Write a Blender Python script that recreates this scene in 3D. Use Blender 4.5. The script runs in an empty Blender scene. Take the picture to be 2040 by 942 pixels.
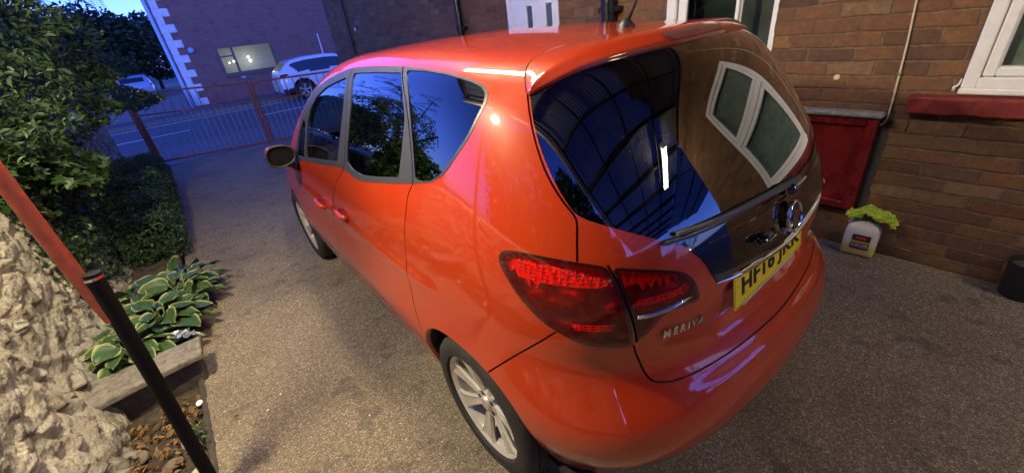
import bpy, math, random
import numpy as np
from mathutils import Vector, Matrix
from mathutils.geometry import delaunay_2d_cdt
R = math.radians
random.seed(5); rng = np.random.default_rng(7)
sc = bpy.context.scene
COL = sc.collection
# ---------------------------------------------------------------- camera
cam = bpy.data.objects.new('camera', bpy.data.cameras.new('camera')); COL.objects.link(cam)
cam.data.sensor_width = 36; cam.data.lens = 14.09; cam.data.clip_start = .02; cam.data.clip_end = 500
yaw, pitch, roll = .6290, .4898, -.1315
fw = Vector((math.sin(yaw)*math.cos(pitch), math.cos(yaw)*math.cos(pitch), -math.sin(pitch)))
rt = fw.cross(Vector((0,0,1))).normalized(); up = rt.cross(fw)
r2 = math.cos(roll)*rt + math.sin(roll)*up; u2 = -math.sin(roll)*rt + math.cos(roll)*up
mw = Matrix((r2, u2, -fw)).transposed().to_4x4(); mw.translation = Vector((-1.359, -1.024, 1.6746))
cam.matrix_world = mw
sc.camera = cam
# ---------------------------------------------------------------- dusk sky, last daylight, exposure
SKY_STRENGTH = 0.15
TUBE_STRENGTH = 120
w = bpy.data.worlds.new('World'); sc.world = w; w.use_nodes = True
nt = w.node_tree; bg = nt.nodes['Background']
sky = nt.nodes.new('ShaderNodeTexSky'); sky.sky_type = 'NISHITA'; sky.sun_disc = False
sky.sun_elevation = R(14.0); sky.sun_rotation = R(200); sky.ozone_density = 4.0; sky.dust_density = .3
tint = nt.nodes.new('ShaderNodeMix'); tint.data_type = 'RGBA'; tint.blend_type = 'MULTIPLY'; tint.inputs[0].default_value = 1
nt.links.new(sky.outputs[0], tint.inputs[6]); tint.inputs[7].default_value = (.50, .62, 2.0, 1)
nt.links.new(tint.outputs[2], bg.inputs[0]); bg.inputs[1].default_value = SKY_STRENGTH
sl = bpy.data.lights.new('afterglow', 'SUN'); sl.energy = .03; sl.angle = R(60); sl.color = (.5, .6, 1)
so = bpy.data.objects.new('afterglow', sl); COL.objects.link(so); so.rotation_euler = (R(60), 0, R(200))
sc.view_settings.view_transform = 'Standard'; sc.view_settings.look = 'None'
sc.view_settings.exposure = 0.85; sc.view_settings.gamma = 1
sc.render.engine = 'CYCLES'
sc.cycles.use_denoising = True; sc.cycles.max_bounces = 8; sc.cycles.transparent_max_bounces = 12
sc.cycles.caustics_reflective = False; sc.cycles.caustics_refractive = False; sc.cycles.sample_clamp_indirect = 6

# ---------------------------------------------------------------- helpers
def tag(o, label=None, cat=None, group=None, kind=None):
    if label: o['label'] = label
    if cat: o['category'] = cat
    if group: o['group'] = group
    if kind: o['kind'] = kind
    return o
def empty(name, loc=(0,0,0), rz=0):
    o = bpy.data.objects.new(name, None); COL.objects.link(o); o.location = loc; o.rotation_euler = (0,0,rz)
    o.empty_display_size = .1
    return o
def rough(M, wavy=0): pass
class MB:
    def __init__(s): s.v=[]; s.f=[]; s.m=[]
    def add(s, v, f, m=0):
        n=len(s.v); s.v += [tuple(p) for p in v]; s.f += [tuple(i+n for i in q) for q in f]; s.m += [m]*len(f); return s
    def box(s, a, b, m=0, bev=0):
        x0,y0,z0=[min(a[i],b[i]) for i in range(3)]; x1,y1,z1=[max(a[i],b[i]) for i in range(3)]
        if bev<=0:
            v=[(x0,y0,z0),(x1,y0,z0),(x1,y1,z0),(x0,y1,z0),(x0,y0,z1),(x1,y0,z1),(x1,y1,z1),(x0,y1,z1)]
            return s.add(v,[(0,3,2,1),(4,5,6,7),(0,1,5,4),(1,2,6,5),(2,3,7,6),(3,0,4,7)],m)
        # chamfered box
        e=min(bev,(x1-x0)/2.01,(y1-y0)/2.01,(z1-z0)/2.01); v=[]; idx={}
        for ix,X in ((0,(x0,x1)),(1,(x0,x1))):
            pass
        V=[]; 
        for sx in (0,1):
            for sy in (0,1):
                for sz_ in (0,1):
                    X=(x0,x1)[sx]; Y=(y0,y1)[sy]; Z=(z0,z1)[sz_]; dx=e*(1-2*sx); dy=e*(1-2*sy); dz=e*(1-2*sz_)
                    idx[sx,sy,sz_]=len(V); V += [(X,Y+dy,Z+dz),(X+dx,Y,Z+dz),(X+dx,Y+dy,Z)]
        F=[]; g=lambda a,b,c,k: idx[a,b,c]+k
        F += [(g(0,0,0,0),g(0,0,1,0),g(0,1,1,0),g(0,1,0,0)),(g(1,0,0,0),g(1,1,0,0),g(1,1,1,0),g(1,0,1,0))]
        F += [(g(0,0,0,1),g(1,0,0,1),g(1,0,1,1),g(0,0,1,1)),(g(0,1,0,1),g(0,1,1,1),g(1,1,1,1),g(1,1,0,1))]
        F += [(g(0,0,0,2),g(0,1,0,2),g(1,1,0,2),g(1,0,0,2)),(g(0,0,1,2),g(1,0,1,2),g(1,1,1,2),g(0,1,1,2))]
        for a in (0,1):
            for b in (0,1):
                F += [(g(0,a,b,1),g(0,a,b,2),g(1,a,b,2),g(1,a,b,1)),(g(a,0,b,0),g(a,0,b,2),g(a,1,b,2),g(a,1,b,0)),(g(a,b,0,0),g(a,b,0,1),g(a,b,1,1),g(a,b,1,0))]
                for c in (0,1): F.append((g(a,b,c,0),g(a,b,c,1),g(a,b,c,2)))
        return s.add(V,F,m)
    def tube(s, pts, r, n=10, m=0, caps=True):
        pts=[Vector(p) for p in pts]; rs=r if isinstance(r,(list,tuple)) else [r]*len(pts)
        v=[]; f=[]; nn=None
        for i,p in enumerate(pts):
            t=(pts[min(i+1,len(pts)-1)]-pts[max(i-1,0)]).normalized()
            if nn is None: nn=t.orthogonal().normalized()
            nn=(nn-t*nn.dot(t)).normalized(); b=t.cross(nn)
            for k in range(n):
                a=2*math.pi*k/n; v.append(p+(nn*math.cos(a)+b*math.sin(a))*rs[i])
        for i in range(len(pts)-1):
            for k in range(n): f.append((i*n+k,i*n+(k+1)%n,(i+1)*n+(k+1)%n,(i+1)*n+k))
        if caps: f.append(tuple(range(n))[::-1]); f.append(tuple((len(pts)-1)*n+k for k in range(n)))
        return s.add(v,f,m)
    def lathe(s, prof, c=(0,0,0), ax='x', n=48, m=0):
        # prof: (axial, radius)
        v=[]; f=[]
        for a,r in prof:
            for k in range(n):
                t=2*math.pi*k/n; p={'x':(a,r*math.cos(t),r*math.sin(t)),'y':(r*math.sin(t),a,r*math.cos(t)),'z':(r*math.cos(t),r*math.sin(t),a)}[ax]
                v.append((p[0]+c[0],p[1]+c[1],p[2]+c[2]))
        for i in range(len(prof)-1):
            for k in range(n): f.append((i*n+k,i*n+(k+1)%n,(i+1)*n+(k+1)%n,(i+1)*n+k))
        return s.add(v,f,m)
    def prism(s, poly, ax, a, b, m=0):
        # poly 2-D outline in the plane normal to ax
        def P(q,h): return {'x':(h,q[0],q[1]),'y':(q[0],h,q[1]),'z':(q[0],q[1],h)}[ax]
        n=len(poly); v=[P(q,a) for q in poly]+[P(q,b) for q in poly]
        f=[tuple(range(n))[::-1],tuple(range(n,2*n))]+[(i,(i+1)%n,n+(i+1)%n,n+i) for i in range(n)]
        return s.add(v,f,m)
    def build(s, name, mats, parent=None, smooth=False, angle=None):
        me=bpy.data.meshes.new(name); me.from_pydata(s.v,[],s.f)
        mats=mats if isinstance(mats,(list,tuple)) else [mats]
        for q in mats: me.materials.append(q)
        if len(mats)>1: me.polygons.foreach_set('material_index',s.m)
        if s.recalc:
            import bmesh
            bm=bmesh.new(); bm.from_mesh(me); bmesh.ops.recalc_face_normals(bm,faces=bm.faces); bm.to_mesh(me); bm.free()
        if smooth:
            me.polygons.foreach_set('use_smooth',[True]*len(me.polygons))
            if angle: me.set_sharp_from_angle(angle=R(angle))
        me.update()
        o=bpy.data.objects.new(name,me); COL.objects.link(o)
        if parent: o.parent=parent
        return o
    recalc=True
def npmesh(name, V, F, mat, parent=None, N=None, smooth=False, mi=None):
    me=bpy.data.meshes.new(name); V=np.asarray(V,float); me.from_pydata(V.tolist(),[],[list(map(int,q)) for q in F])
    for q in (mat if isinstance(mat,(list,tuple)) else [mat]): me.materials.append(q)
    if mi is not None: me.polygons.foreach_set('material_index',np.asarray(mi,dtype=np.int32))
    if smooth or N is not None: me.polygons.foreach_set('use_smooth',[True]*len(me.polygons))
    me.update()
    if N is not None:
        me.normals_split_custom_set([tuple(x) for x in N])
    o=bpy.data.objects.new(name,me); COL.objects.link(o)
    if parent: o.parent=parent
    return o
def copy_tree(o, parent=None):
    c=o.copy(); COL.objects.link(c); c.parent=parent
    if parent is not None: c.matrix_parent_inverse=o.matrix_parent_inverse.copy()
    for ch in list(o.children): copy_tree(ch,c)
    return c

# ---------------------------------------------------------------- materials
class NT:
    def __init__(s,name):
        s.mat=bpy.data.materials.new(name); s.mat.use_nodes=True; s.t=s.mat.node_tree; s.b=s.t.nodes['Principled BSDF']; s.out=s.t.nodes['Material Output']
    def n(s,k,**kw):
        q=s.t.nodes.new('ShaderNode'+k)
        for a,b in kw.items(): setattr(q,a,b)
        return q
    def l(s,a,b): s.t.links.new(a,b)
    def co(s,kind='Object',scale=(1,1,1),rot=(0,0,0)):
        c=s.n('TexCoord'); m=s.n('Mapping'); s.l(c.outputs[kind],m.inputs[0]); m.inputs['Scale'].default_value=scale; m.inputs['Rotation'].default_value=rot; return m.outputs[0]
    def noise(s,vec,scale,detail=4,rough=.6,dist=0):
        q=s.n('TexNoise'); s.l(vec,q.inputs['Vector']); q.inputs['Scale'].default_value=scale; q.inputs['Detail'].default_value=detail; q.inputs['Roughness'].default_value=rough; q.inputs['Distortion'].default_value=dist; return q.outputs['Fac']
    def ramp(s,fac,stops,interp='LINEAR'):
        q=s.n('ValToRGB'); s.l(fac,q.inputs[0]); cr=q.color_ramp; cr.interpolation=interp
        while len(cr.elements)<len(stops): cr.elements.new(.5)
        for e,(p,c) in zip(cr.elements,stops): e.position=p; e.color=(c,c,c,1) if isinstance(c,(int,float)) else (*c,1)
        return q.outputs[0]
    def mix(s,fac,a,b,mode='MIX'):
        q=s.n('Mix',data_type='RGBA',blend_type=mode)
        for inp,v in ((q.inputs[0],fac),(q.inputs[6],a),(q.inputs[7],b)):
            if isinstance(v,(int,float)): inp.default_value=v
            elif isinstance(v,tuple): inp.default_value=(*v,1)
            else: s.l(v,inp)
        return q.outputs[2]
    def math(s,op,a,b=None):
        q=s.n('Math',operation=op)
        for i,v in enumerate((a,b)):
            if v is None: continue
            if isinstance(v,(int,float)): q.inputs[i].default_value=v
            else: s.l(v,q.inputs[i])
        return q.outputs[0]
    def bump(s,h,strength=.5,dist=.01,normal=None):
        q=s.n('Bump'); s.l(h,q.inputs['Height']); q.inputs['Strength'].default_value=strength; q.inputs['Distance'].default_value=dist
        if normal is not None: s.l(normal,q.inputs['Normal'])
        return q.outputs[0]
    def set(s,**kw):
        for k,v in kw.items():
            i=s.b.inputs[k.replace('_',' ')]
            if isinstance(v,(int,float)): i.default_value=v
            elif isinstance(v,tuple): i.default_value=(*v,1) if len(v)==3 else v
            else: s.l(v,i)
        return s
def simple(name,base,rough=.5,metal=0,coat=0,var=.12,scale=30,bump=0,spec=.5):
    m=NT(name); c=m.co(); n=m.noise(c,scale,5)
    lo=tuple(x*(1-var) for x in base); hi=tuple(min(1,x*(1+var)) for x in base)
    m.set(Base_Color=m.ramp(n,[(.3,lo),(.7,hi)]),Metallic=metal,Coat_Weight=coat,Specular_IOR_Level=spec)
    m.set(Roughness=m.ramp(n,[(.3,max(.02,rough*.85)),(.7,min(1,rough*1.15))]))
    if bump: m.set(Normal=m.bump(n,bump,.004))
    return m.mat
M={}
def car_paint(name,base,rough=.38):
    m=NT(name); c=m.co(); n=m.noise(c,3.5,5,.6); n2=m.noise(c,60,4,.7)
    # road film and dust: dull patches in the clear coat
    film=m.ramp(n,[(.38,0),(.70,1)])
    tc=m.n('TexCoord'); sp=m.n('SeparateXYZ'); m.l(tc.outputs['Object'],sp.inputs[0]); low=m.ramp(m.math('ADD',sp.outputs[2],m.math('MULTIPLY',n,.35)),[(.42,1),(.72,0)])
    dirt=m.math('MULTIPLY',low,m.ramp(m.noise(c,14,6,.7),[(.35,.10),(.7,.42)]))
    m.set(Base_Color=m.mix(m.math('MAXIMUM',m.math('MULTIPLY',film,.06),dirt),base,(.24,.17,.11)),Metallic=.0,Roughness=rough,Coat_Weight=1.0,Specular_IOR_Level=.15)
    m.set(Coat_Roughness=m.math('ADD',m.math('ADD',m.math('MULTIPLY',film,.035),m.math('MULTIPLY',dirt,.5)),m.ramp(n2,[(.4,.018),(.75,.05)])),Coat_IOR=1.62)
    m.set(Coat_Normal=m.bump(m.noise(c,300,2,.5),.010,.002))
    return m.mat
M['red']=car_paint('red_paint',(.42,.032,.003))
M['whitepaint']=car_paint('white_paint',(.78,.80,.84))
M['bluepaint']=car_paint('blue_paint',(.30,.40,.60))
def glass_mat(name,tint,spec_r=.01,coat=1.0):
    m=NT(name); tr=m.n('BsdfTransparent'); tr.inputs[0].default_value=(*tint,1)
    gl=m.n('BsdfGlossy'); gl.inputs['Roughness'].default_value=spec_r; gl.inputs[0].default_value=(.95,.97,1,1)
    fr=m.n('Fresnel'); fr.inputs[0].default_value=1.55
    mx=m.n('MixShader'); ge=m.n('NewGeometry'); m.l(m.math('MULTIPLY',m.math('MINIMUM',m.math('MULTIPLY',fr.outputs[0],coat),1.0),m.math('SUBTRACT',1.0,ge.outputs['Backfacing'])),mx.inputs[0])
    m.l(tr.outputs[0],mx.inputs[1]); m.l(gl.outputs[0],mx.inputs[2]); m.l(mx.outputs[0],m.out.inputs[0])
    return m.mat
M['glass']=glass_mat('clear_glass',(.62,.68,.66),coat=1.4)
M['privacy']=glass_mat('privacy_glass',(.05,.055,.06),coat=2.2)
M['panes']=glass_mat('house_glass',(.70,.76,.73),coat=.5)
M['gloss_black']=simple('gloss_black_plastic',(.006,.006,.007),.06,coat=1,var=.2)
M['black']=simple('black_plastic',(.012,.012,.013),.45)
M['seal']=simple('rubber_seal',(.006,.006,.006),.8)
M['trim']=simple('grey_window_trim',(.040,.042,.046),.42,var=.08)
M['lining']=simple('cabin_lining',(.012,.012,.013),.9)
M['seat']=simple('seat_fabric',(.02,.02,.022),.95,scale=200,bump=.3)
M['chrome']=simple('chrome',(.75,.76,.78),.07,1,var=.03)
M['alloy']=simple('silver_alloy',(.62,.60,.56),.36,.45,coat=.5,var=.10,scale=12)
def tyre():
    m=NT('tyre_rubber'); c=m.co(); n=m.noise(c,25,6); m.set(Base_Color=m.ramp(n,[(.3,(.012,.012,.012)),(.7,(.03,.028,.025))]),Roughness=.8,Normal=m.bump(n,.3,.003)); return m.mat
M['tyre']=tyre()
M['plate']=simple('yellow_plate',(.86,.70,.02),.35,coat=.3,var=.05,scale=8)
M['plate_ink']=simple('plate_black',(.01,.01,.01),.4)
def lens_mat():
    m=NT('red_lamp_lens'); tr=m.n('BsdfTransparent'); tr.inputs[0].default_value=(1.0,.07,.03,1)
    m.set(Base_Color=(.42,.008,.006),Roughness=.08,Coat_Weight=1,Coat_Roughness=.02)
    mx=m.n('MixShader'); mx.inputs[0].default_value=.16; m.l(tr.outputs[0],mx.inputs[1]); m.l(m.b.outputs[0],mx.inputs[2]); 
    gl=m.n('BsdfGlossy'); gl.inputs['Roughness'].default_value=.02; fr=m.n('Fresnel'); fr.inputs[0].default_value=1.5; m2=m.n('MixShader'); ge=m.n('NewGeometry'); m.l(m.math('MULTIPLY',fr.outputs[0],m.math('SUBTRACT',1.0,ge.outputs['Backfacing'])),m2.inputs[0]); m.l(mx.outputs[0],m2.inputs[1]); m.l(gl.outputs[0],m2.inputs[2]); m.l(m2.outputs[0],m.out.inputs[0]); return m.mat
M['lens']=lens_mat()
def reflector(name,stops,scale,rough,dist):
    m=NT(name); c=m.co('Object',(1,1,1.6)); v=m.n('TexVoronoi',distance='CHEBYCHEV'); m.l(c,v.inputs[0]); v.inputs['Scale'].default_value=scale; v.inputs['Randomness'].default_value=dist
    n=m.noise(c,26,4,.7); f=m.math('MULTIPLY',m.math('SUBTRACT',1.15,v.outputs['Distance']),n)
    m.set(Base_Color=m.ramp(f,stops),Roughness=rough,Metallic=.0,Normal=m.bump(v.outputs['Distance'],1.0,.02)); return m.mat
M['refl_hi']=reflector('lamp_reflector',[(.20,(.7,.22,.16)),(.40,(1,.5,.38)),(.60,(1,.95,.85))],60,.25,.2)
M['refl_lo']=reflector('lamp_housing',[(.28,(.02,.01,.01)),(.44,(.11,.045,.035)),(.62,(.6,.28,.18))],15,.4,1.0)
M['lampdark']=simple('lamp_dark',(.035,.006,.005),.12,coat=1)
def brick(name,cols,mortar,sc_=1.0,ax='x',bumpd=.012,seed=0):
    m=NT(name); tc=m.n('TexCoord'); sp=m.n('SeparateXYZ'); m.l(tc.outputs['Object'],sp.inputs[0]); cb=m.n('CombineXYZ')
    m.l(sp.outputs[{'x':1,'y':0}[ax]],cb.inputs[0]); m.l(sp.outputs[2],cb.inputs[1]); cb.inputs[2].default_value=seed
    vec=cb.outputs[0]
    ns=m.n('TexNoise'); m.l(vec,ns.inputs['Vector']); ns.inputs['Scale'].default_value=9; ns.inputs['Detail'].default_value=5
    va=m.n('VectorMath',operation='MULTIPLY_ADD'); m.l(ns.outputs['Color'],va.inputs[0]); va.inputs[1].default_value=(.040,.026,0); m.l(vec,va.inputs[2])
    bt=m.n('TexBrick'); m.l(va.outputs[0],bt.inputs['Vector']); bt.offset=.5
    for k,v in (('Scale',1),('Brick Width',.240*sc_),('Row Height',.0815*sc_),('Mortar Size',.0075*sc_),('Mortar Smooth',.6),('Bias',0)): bt.inputs[k].default_value=v
    bt.inputs['Color1'].default_value=(0,0,0,1); bt.inputs['Color2'].default_value=(1,1,1,1); bt.inputs['Mortar'].default_value=(.5,.5,.5,1)
    per=m.ramp(bt.outputs['Color'],[(i/(len(cols)-1),c) for i,c in enumerate(cols)])
    n1=m.noise(vec,26,8,.72); n2=m.noise(vec,3.0,5,.65); n3=m.noise(vec,110,4,.8)
    body=m.mix(1.0,per,m.ramp(n1,[(.22,.42),(.5,.9),(.8,1.5)]),'MULTIPLY')
    body=m.mix(m.math('MULTIPLY',m.ramp(n2,[(.52,0),(.68,1)]),.45),body,(.045,.030,.028))   # soot
    mort=m.mix(1.0,mortar,m.ramp(n1,[(.3,.45),(.75,1.3)]),'MULTIPLY')
    mort=m.mix(m.ramp(n2,[(.38,.75),(.62,.15)]),mort,body)                                   # weathered joints
    col=m.mix(bt.outputs['Fac'],body,mort)
    h=m.math('SUBTRACT',m.math('MULTIPLY',n1,.30),m.math('MULTIPLY',bt.outputs['Fac'],.8)); h=m.math('ADD',h,m.math('MULTIPLY',n3,.15))
    h=m.math('ADD',h,m.math('MULTIPLY',bt.outputs['Color'],.22))
    m.set(Base_Color=col,Roughness=.88,Normal=m.bump(h,.85,bumpd)); return m.mat
BR=[(.090,.048,.033),(.150,.072,.036),(.190,.092,.040),(.155,.070,.036),(.225,.110,.044),(.112,.056,.033),(.25,.155,.078)]
M['brick']=brick('house_brick',BR,(.19,.145,.10))
M['brick_b']=brick('dark_red_brick',[(.12,.055,.05),(.17,.07,.055),(.21,.08,.06),(.14,.06,.05)],(.19,.15,.14),seed=3)
M['brick_far']=brick('far_red_brick',[(.24,.12,.11),(.30,.15,.13),(.27,.135,.12),(.34,.16,.135)],(.30,.22,.21),ax='y',seed=7)
M['upvc']=simple('white_upvc',(.78,.79,.80),.28,var=.03,scale=4)
M['upvc_grey']=simple('grey_gasket',(.42,.43,.43),.5,var=.05)
M['red_gloss']=simple('dark_red_gloss_paint',(.15,.010,.011),.28,var=.25,scale=9,bump=.15)
M['red_sill']=simple('red_sill_paint',(.17,.020,.018),.5,var=.35,scale=14,bump=.5)
M['concrete']=simple('concrete',(.19,.175,.145),.95,var=.45,scale=34,bump=1.0,spec=.2)
M['cement']=simple('grey_cement',(.22,.22,.21),.9,var=.4,scale=30,bump=.8)
M['black_paint']=simple('black_gloss_pipe',(.012,.012,.014),.25,var=.2)
M['steel_dark']=simple('dark_painted_steel',(.02,.018,.017),.55,var=.3)
M['rust_red']=simple('red_oxide_paint',(.30,.058,.030),.5,var=.3,scale=25,bump=.3)
M['gate_paint']=simple('rusty_orange_gate',(.22,.062,.038),.6,var=.45,scale=40)
M['cream']=simple('cream_cable',(.60,.52,.36),.5,var=.1)
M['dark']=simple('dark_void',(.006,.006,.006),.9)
M['curtain']=simple('grey_green_net',(.52,.53,.53),.9,var=.3,scale=14)
M['whitestone']=simple('painted_quoin',(.72,.74,.78),.7,var=.12,scale=6,bump=.2)
M['roofslate']=simple('slate',(.06,.06,.07),.6,var=.3)
def translucent(name,col,fac=.5):
    m=NT(name); c=m.co(); n=m.noise(c,4,5); tr=m.n('BsdfTransparent'); m.l(m.ramp(n,[(.3,tuple(x*.8 for x in col)),(.7,col)]),tr.inputs[0])
    df=m.n('BsdfPrincipled'); df.inputs['Base Color'].default_value=(.34,.36,.38,1); df.inputs['Roughness'].default_value=.25
    mx=m.n('MixShader'); mx.inputs[0].default_value=fac; m.l(tr.outputs[0],mx.inputs[1]); m.l(df.outputs[0],mx.inputs[2]); m.l(mx.outputs[0],m.out.inputs[0]); return m.mat
M['sheet']=translucent('translucent_roof_sheet',(.20,.21,.24),.40)
def emit(name,col,st):
    m=NT(name); m.set(Base_Color=(.8,.8,.8),Emission_Color=col,Emission_Strength=st); return m.mat
M['tube']=emit('lit_fluorescent_tube',(1,.82,.53),TUBE_STRENGTH)
M['added_fill']=emit('added_fill_globe',(1,.82,.52),TUBE_STRENGTH*12.5)
M['tube_dim']=emit('dim_fluorescent_tube',(1,.80,.5),TUBE_STRENGTH*.95)
M['roomlamp']=emit('lit_room_bulb',(1,.86,.60),22)
M['streetlamp']=emit('lit_street_lamp',(1,.30,.06),40)
def leafmat(name,a,b,rough=.45,tl=.25,scale=6):
    m=NT(name); c=m.co(); n=m.noise(c,scale,4); g=m.n('NewGeometry')
    col=m.mix(m.math('MULTIPLY',g.outputs['Random Per Island'],1.0),m.mix(n,a,b),tuple((a[i]+b[i])*.32 for i in range(3)))
    m.set(Base_Color=col,Roughness=rough)
    ts=m.n('BsdfTranslucent'); m.l(col,ts.inputs[0]); mx=m.n('MixShader'); mx.inputs[0].default_value=tl
    m.l(m.b.outputs[0],mx.inputs[1]); m.l(ts.outputs[0],mx.inputs[2]); m.l(mx.outputs[0],m.out.inputs[0]); return m.mat
M['leaf']=leafmat('tree_leaf',(.034,.074,.022),(.062,.118,.034))
M['leaf_dark']=leafmat('dark_leaf',(.03,.075,.03),(.06,.12,.04))
M['leaf_fig']=leafmat('broad_leaf',(.032,.08,.022),(.06,.12,.032))
M['ivy']=leafmat('ivy_leaf',(.02,.045,.016),(.045,.085,.03),.35)
M['bark']=simple('bark',(.07,.05,.035),.95,var=.5,scale=18,bump=1)
M['far_leaf']=leafmat('far_leaf',(.02,.05,.025),(.05,.09,.04),tl=.1)
# outlines of the car panels on its skin: (distance round the waist, height) in metres
D=dict(
 dlo=[(1.911,1.012),(1.747,1.032),(1.309,1.084),(1.018,1.120),(0.903,1.125),(0.786,1.110),(0.682,1.115),(0.525,1.141),(0.340,1.174),(0.178,1.205),(0.060,1.232),(-0.005,1.265),(-0.038,1.293),(-0.127,1.391),(-0.173,1.479),(-0.167,1.502),(-0.132,1.520),(-0.070,1.532),(0.095,1.552),(0.240,1.562),(0.395,1.569),(0.659,1.572),(0.838,1.569),(0.966,1.563),(1.091,1.547),(1.272,1.513),(1.482,1.462),(1.639,1.388),(1.729,1.302),(1.841,1.173),(1.927,1.077)],
 qglass=[(0.368,1.558),(0.280,1.480),(0.232,1.399),(0.196,1.316),(0.169,1.222),(0.131,1.223),(0.061,1.237),(0.008,1.266),(-0.025,1.296),(-0.114,1.391),(-0.160,1.477),(-0.155,1.499),(-0.125,1.515),(-0.066,1.527),(0.087,1.546),(0.229,1.556)],
 rglass=[(0.894,1.546),(0.622,1.552),(0.400,1.551),(0.329,1.487),(0.282,1.408),(0.283,1.305),(0.299,1.205),(0.524,1.166),(0.679,1.143),(0.799,1.145),(0.874,1.165),(0.867,1.237),(0.843,1.412)],
 fglass=[(0.974,1.529),(1.100,1.509),(1.255,1.479),(1.405,1.430),(1.509,1.363),(1.566,1.287),(1.606,1.169),(1.643,1.072),(1.325,1.108),(1.025,1.146),(0.965,1.298),(0.943,1.428)],
 aglass=[(1.665,1.293),(1.756,1.215),(1.829,1.125),(1.888,1.048),(1.709,1.058),(1.651,1.164),(1.614,1.275)],
 rfacap=[(0.273,1.404),(0.274,1.306),(0.292,1.206),(0.187,1.223),(0.215,1.314),(0.248,1.398)],
 lampo=[(-0.279,1.081),(-0.284,1.099),(-0.299,1.111),(-0.336,1.119),(-0.396,1.119),(-0.445,1.117),(-0.493,1.112),(-0.527,1.107),(-0.560,1.099),(-0.570,1.082),(-0.583,1.057),(-0.593,1.031),(-0.604,0.999),(-0.613,0.966),(-0.618,0.930),(-0.622,0.892),(-0.625,0.859),(-0.591,0.859),(-0.554,0.863),(-0.517,0.870),(-0.488,0.883),(-0.450,0.902),(-0.413,0.923),(-0.379,0.951),(-0.344,0.984),(-0.310,1.028),(-0.286,1.057)],
 lampi=[(-0.571,1.097),(-0.630,1.084),(-0.688,1.068),(-0.740,1.050),(-0.771,1.028),(-0.791,0.996),(-0.802,0.956),(-0.796,0.944),(-0.765,0.946),(-0.715,0.949),(-0.690,0.936),(-0.667,0.905),(-0.644,0.884),(-0.630,0.867),(-0.625,0.913),(-0.617,0.965),(-0.607,0.998),(-0.597,1.034),(-0.587,1.065)],
 lampchrome=[(-0.626,0.965),(-0.666,0.964),(-0.698,0.966),(-0.728,0.970),(-0.769,0.975),(-0.773,0.965),(-0.732,0.958),(-0.699,0.952),(-0.666,0.950),(-0.628,0.952)],
 gap_fa=[(1.833,0.988),(1.912,0.926),(1.995,0.851),(2.060,0.757),(2.090,0.654),(2.095,0.556),(2.090,0.300)],
 gap_ab=[(0.955,1.566),(0.890,1.412),(0.893,1.233),(0.918,1.132),(1.040,1.060),(1.185,0.956),(1.300,0.800),(1.335,0.660),(1.325,0.520),(1.315,0.300)],
 gap_bc=[(0.416,1.569),(0.302,1.479),(0.248,1.398),(0.201,1.289),(0.178,1.207),(0.223,1.165),(0.240,1.090),(0.274,0.995),(0.300,0.880),(0.312,0.780),(0.298,0.662),(0.272,0.580),(0.244,0.535)],
 gap_bump=[(-0.442,0.903),(-0.370,0.821),(-0.298,0.741),(-0.217,0.645),(-0.197,0.619)],
 gap_tg=[(-0.319,1.499),(-0.304,1.521),(-0.283,1.548),(-0.271,1.565),(-0.261,1.581),(-0.313,1.587),(-0.406,1.595),(-0.630,1.600),(-1.115,1.599)],
 gap_tg2=[(-0.320,1.497),(-0.335,1.466),(-0.353,1.426),(-0.381,1.368),(-0.410,1.317),(-0.440,1.275),(-0.469,1.241),(-0.493,1.216),(-0.495,1.191),(-0.495,1.162),(-0.496,1.112)],
 gap_tg3=[(-0.624,0.861),(-0.629,0.833),(-0.639,0.795),(-0.648,0.765),(-0.657,0.740),(-0.669,0.721),(-0.681,0.712),(-0.698,0.705),(-0.720,0.700),(-0.737,0.697),(-0.792,0.693),(-0.866,0.691),(-0.979,0.686),(-1.159,0.682),(-1.419,0.675)],
 glass=[(-0.332,1.491),(-0.354,1.440),(-0.384,1.380),(-0.421,1.317),(-0.453,1.269),(-0.492,1.220),(-0.532,1.204),(-0.572,1.190),(-0.624,1.168),(-0.679,1.145),(-0.722,1.123),(-0.769,1.100),(-0.784,1.094),(-0.785,1.088),(-0.860,1.086),(-0.952,1.083),(-1.041,1.084),(-1.235,1.078)],
 garnish=[(-0.785,1.089),(-0.809,1.064),(-0.829,1.031),(-0.851,0.984),(-0.856,0.983),(-1.048,0.962),(-1.232,0.937),(-1.378,0.932),(-1.495,0.918)],
 chrome_low=[(-0.855,0.971),(-0.892,0.962),(-0.948,0.956),(-1.049,0.949),(-1.207,0.932),(-1.341,0.919),(-1.383,0.921),(-1.566,0.889)],
 lipL=[(-0.328,1.493),(-0.419,1.520),(-0.508,1.540),(-0.643,1.552),(-0.791,1.557),(-1.024,1.557),(-1.237,1.560),(-1.459,1.549),(-1.734,1.531)],
 wiper=[(-0.725,1.157),(-0.833,1.161),(-1.073,1.148),(-1.414,1.109)],
 badgetext=[(-0.696,0.886),(-0.807,0.886),(-0.804,0.869),(-0.709,0.895)],
 doorh=[(1.693,0.773),(1.544,0.798),(1.404,0.827),(1.275,0.839),(1.135,0.852),(1.010,0.873)],
)
P_W=[0.8203, 0.863, 0.913, 0.888, 0.8693, 0.8545, 0.8161, 0.7665, 0.7033, 0.627]
P_R=[-0.5997, -0.6672, -0.7477, -0.7425, -0.7054, -0.6539, -0.6665, -0.6422, -0.5784, -0.4873, -0.3853, -0.2685]
P_T=[1.4037, 1.5823, 1.6065, 1.634, 1.6358, 1.6009, 1.3515, 1.0337, 0.9033, 0.7371, 0.4938]
P_k=[0.1877, 0.3595, 0.119, 0.0602, 0.0274]

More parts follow.
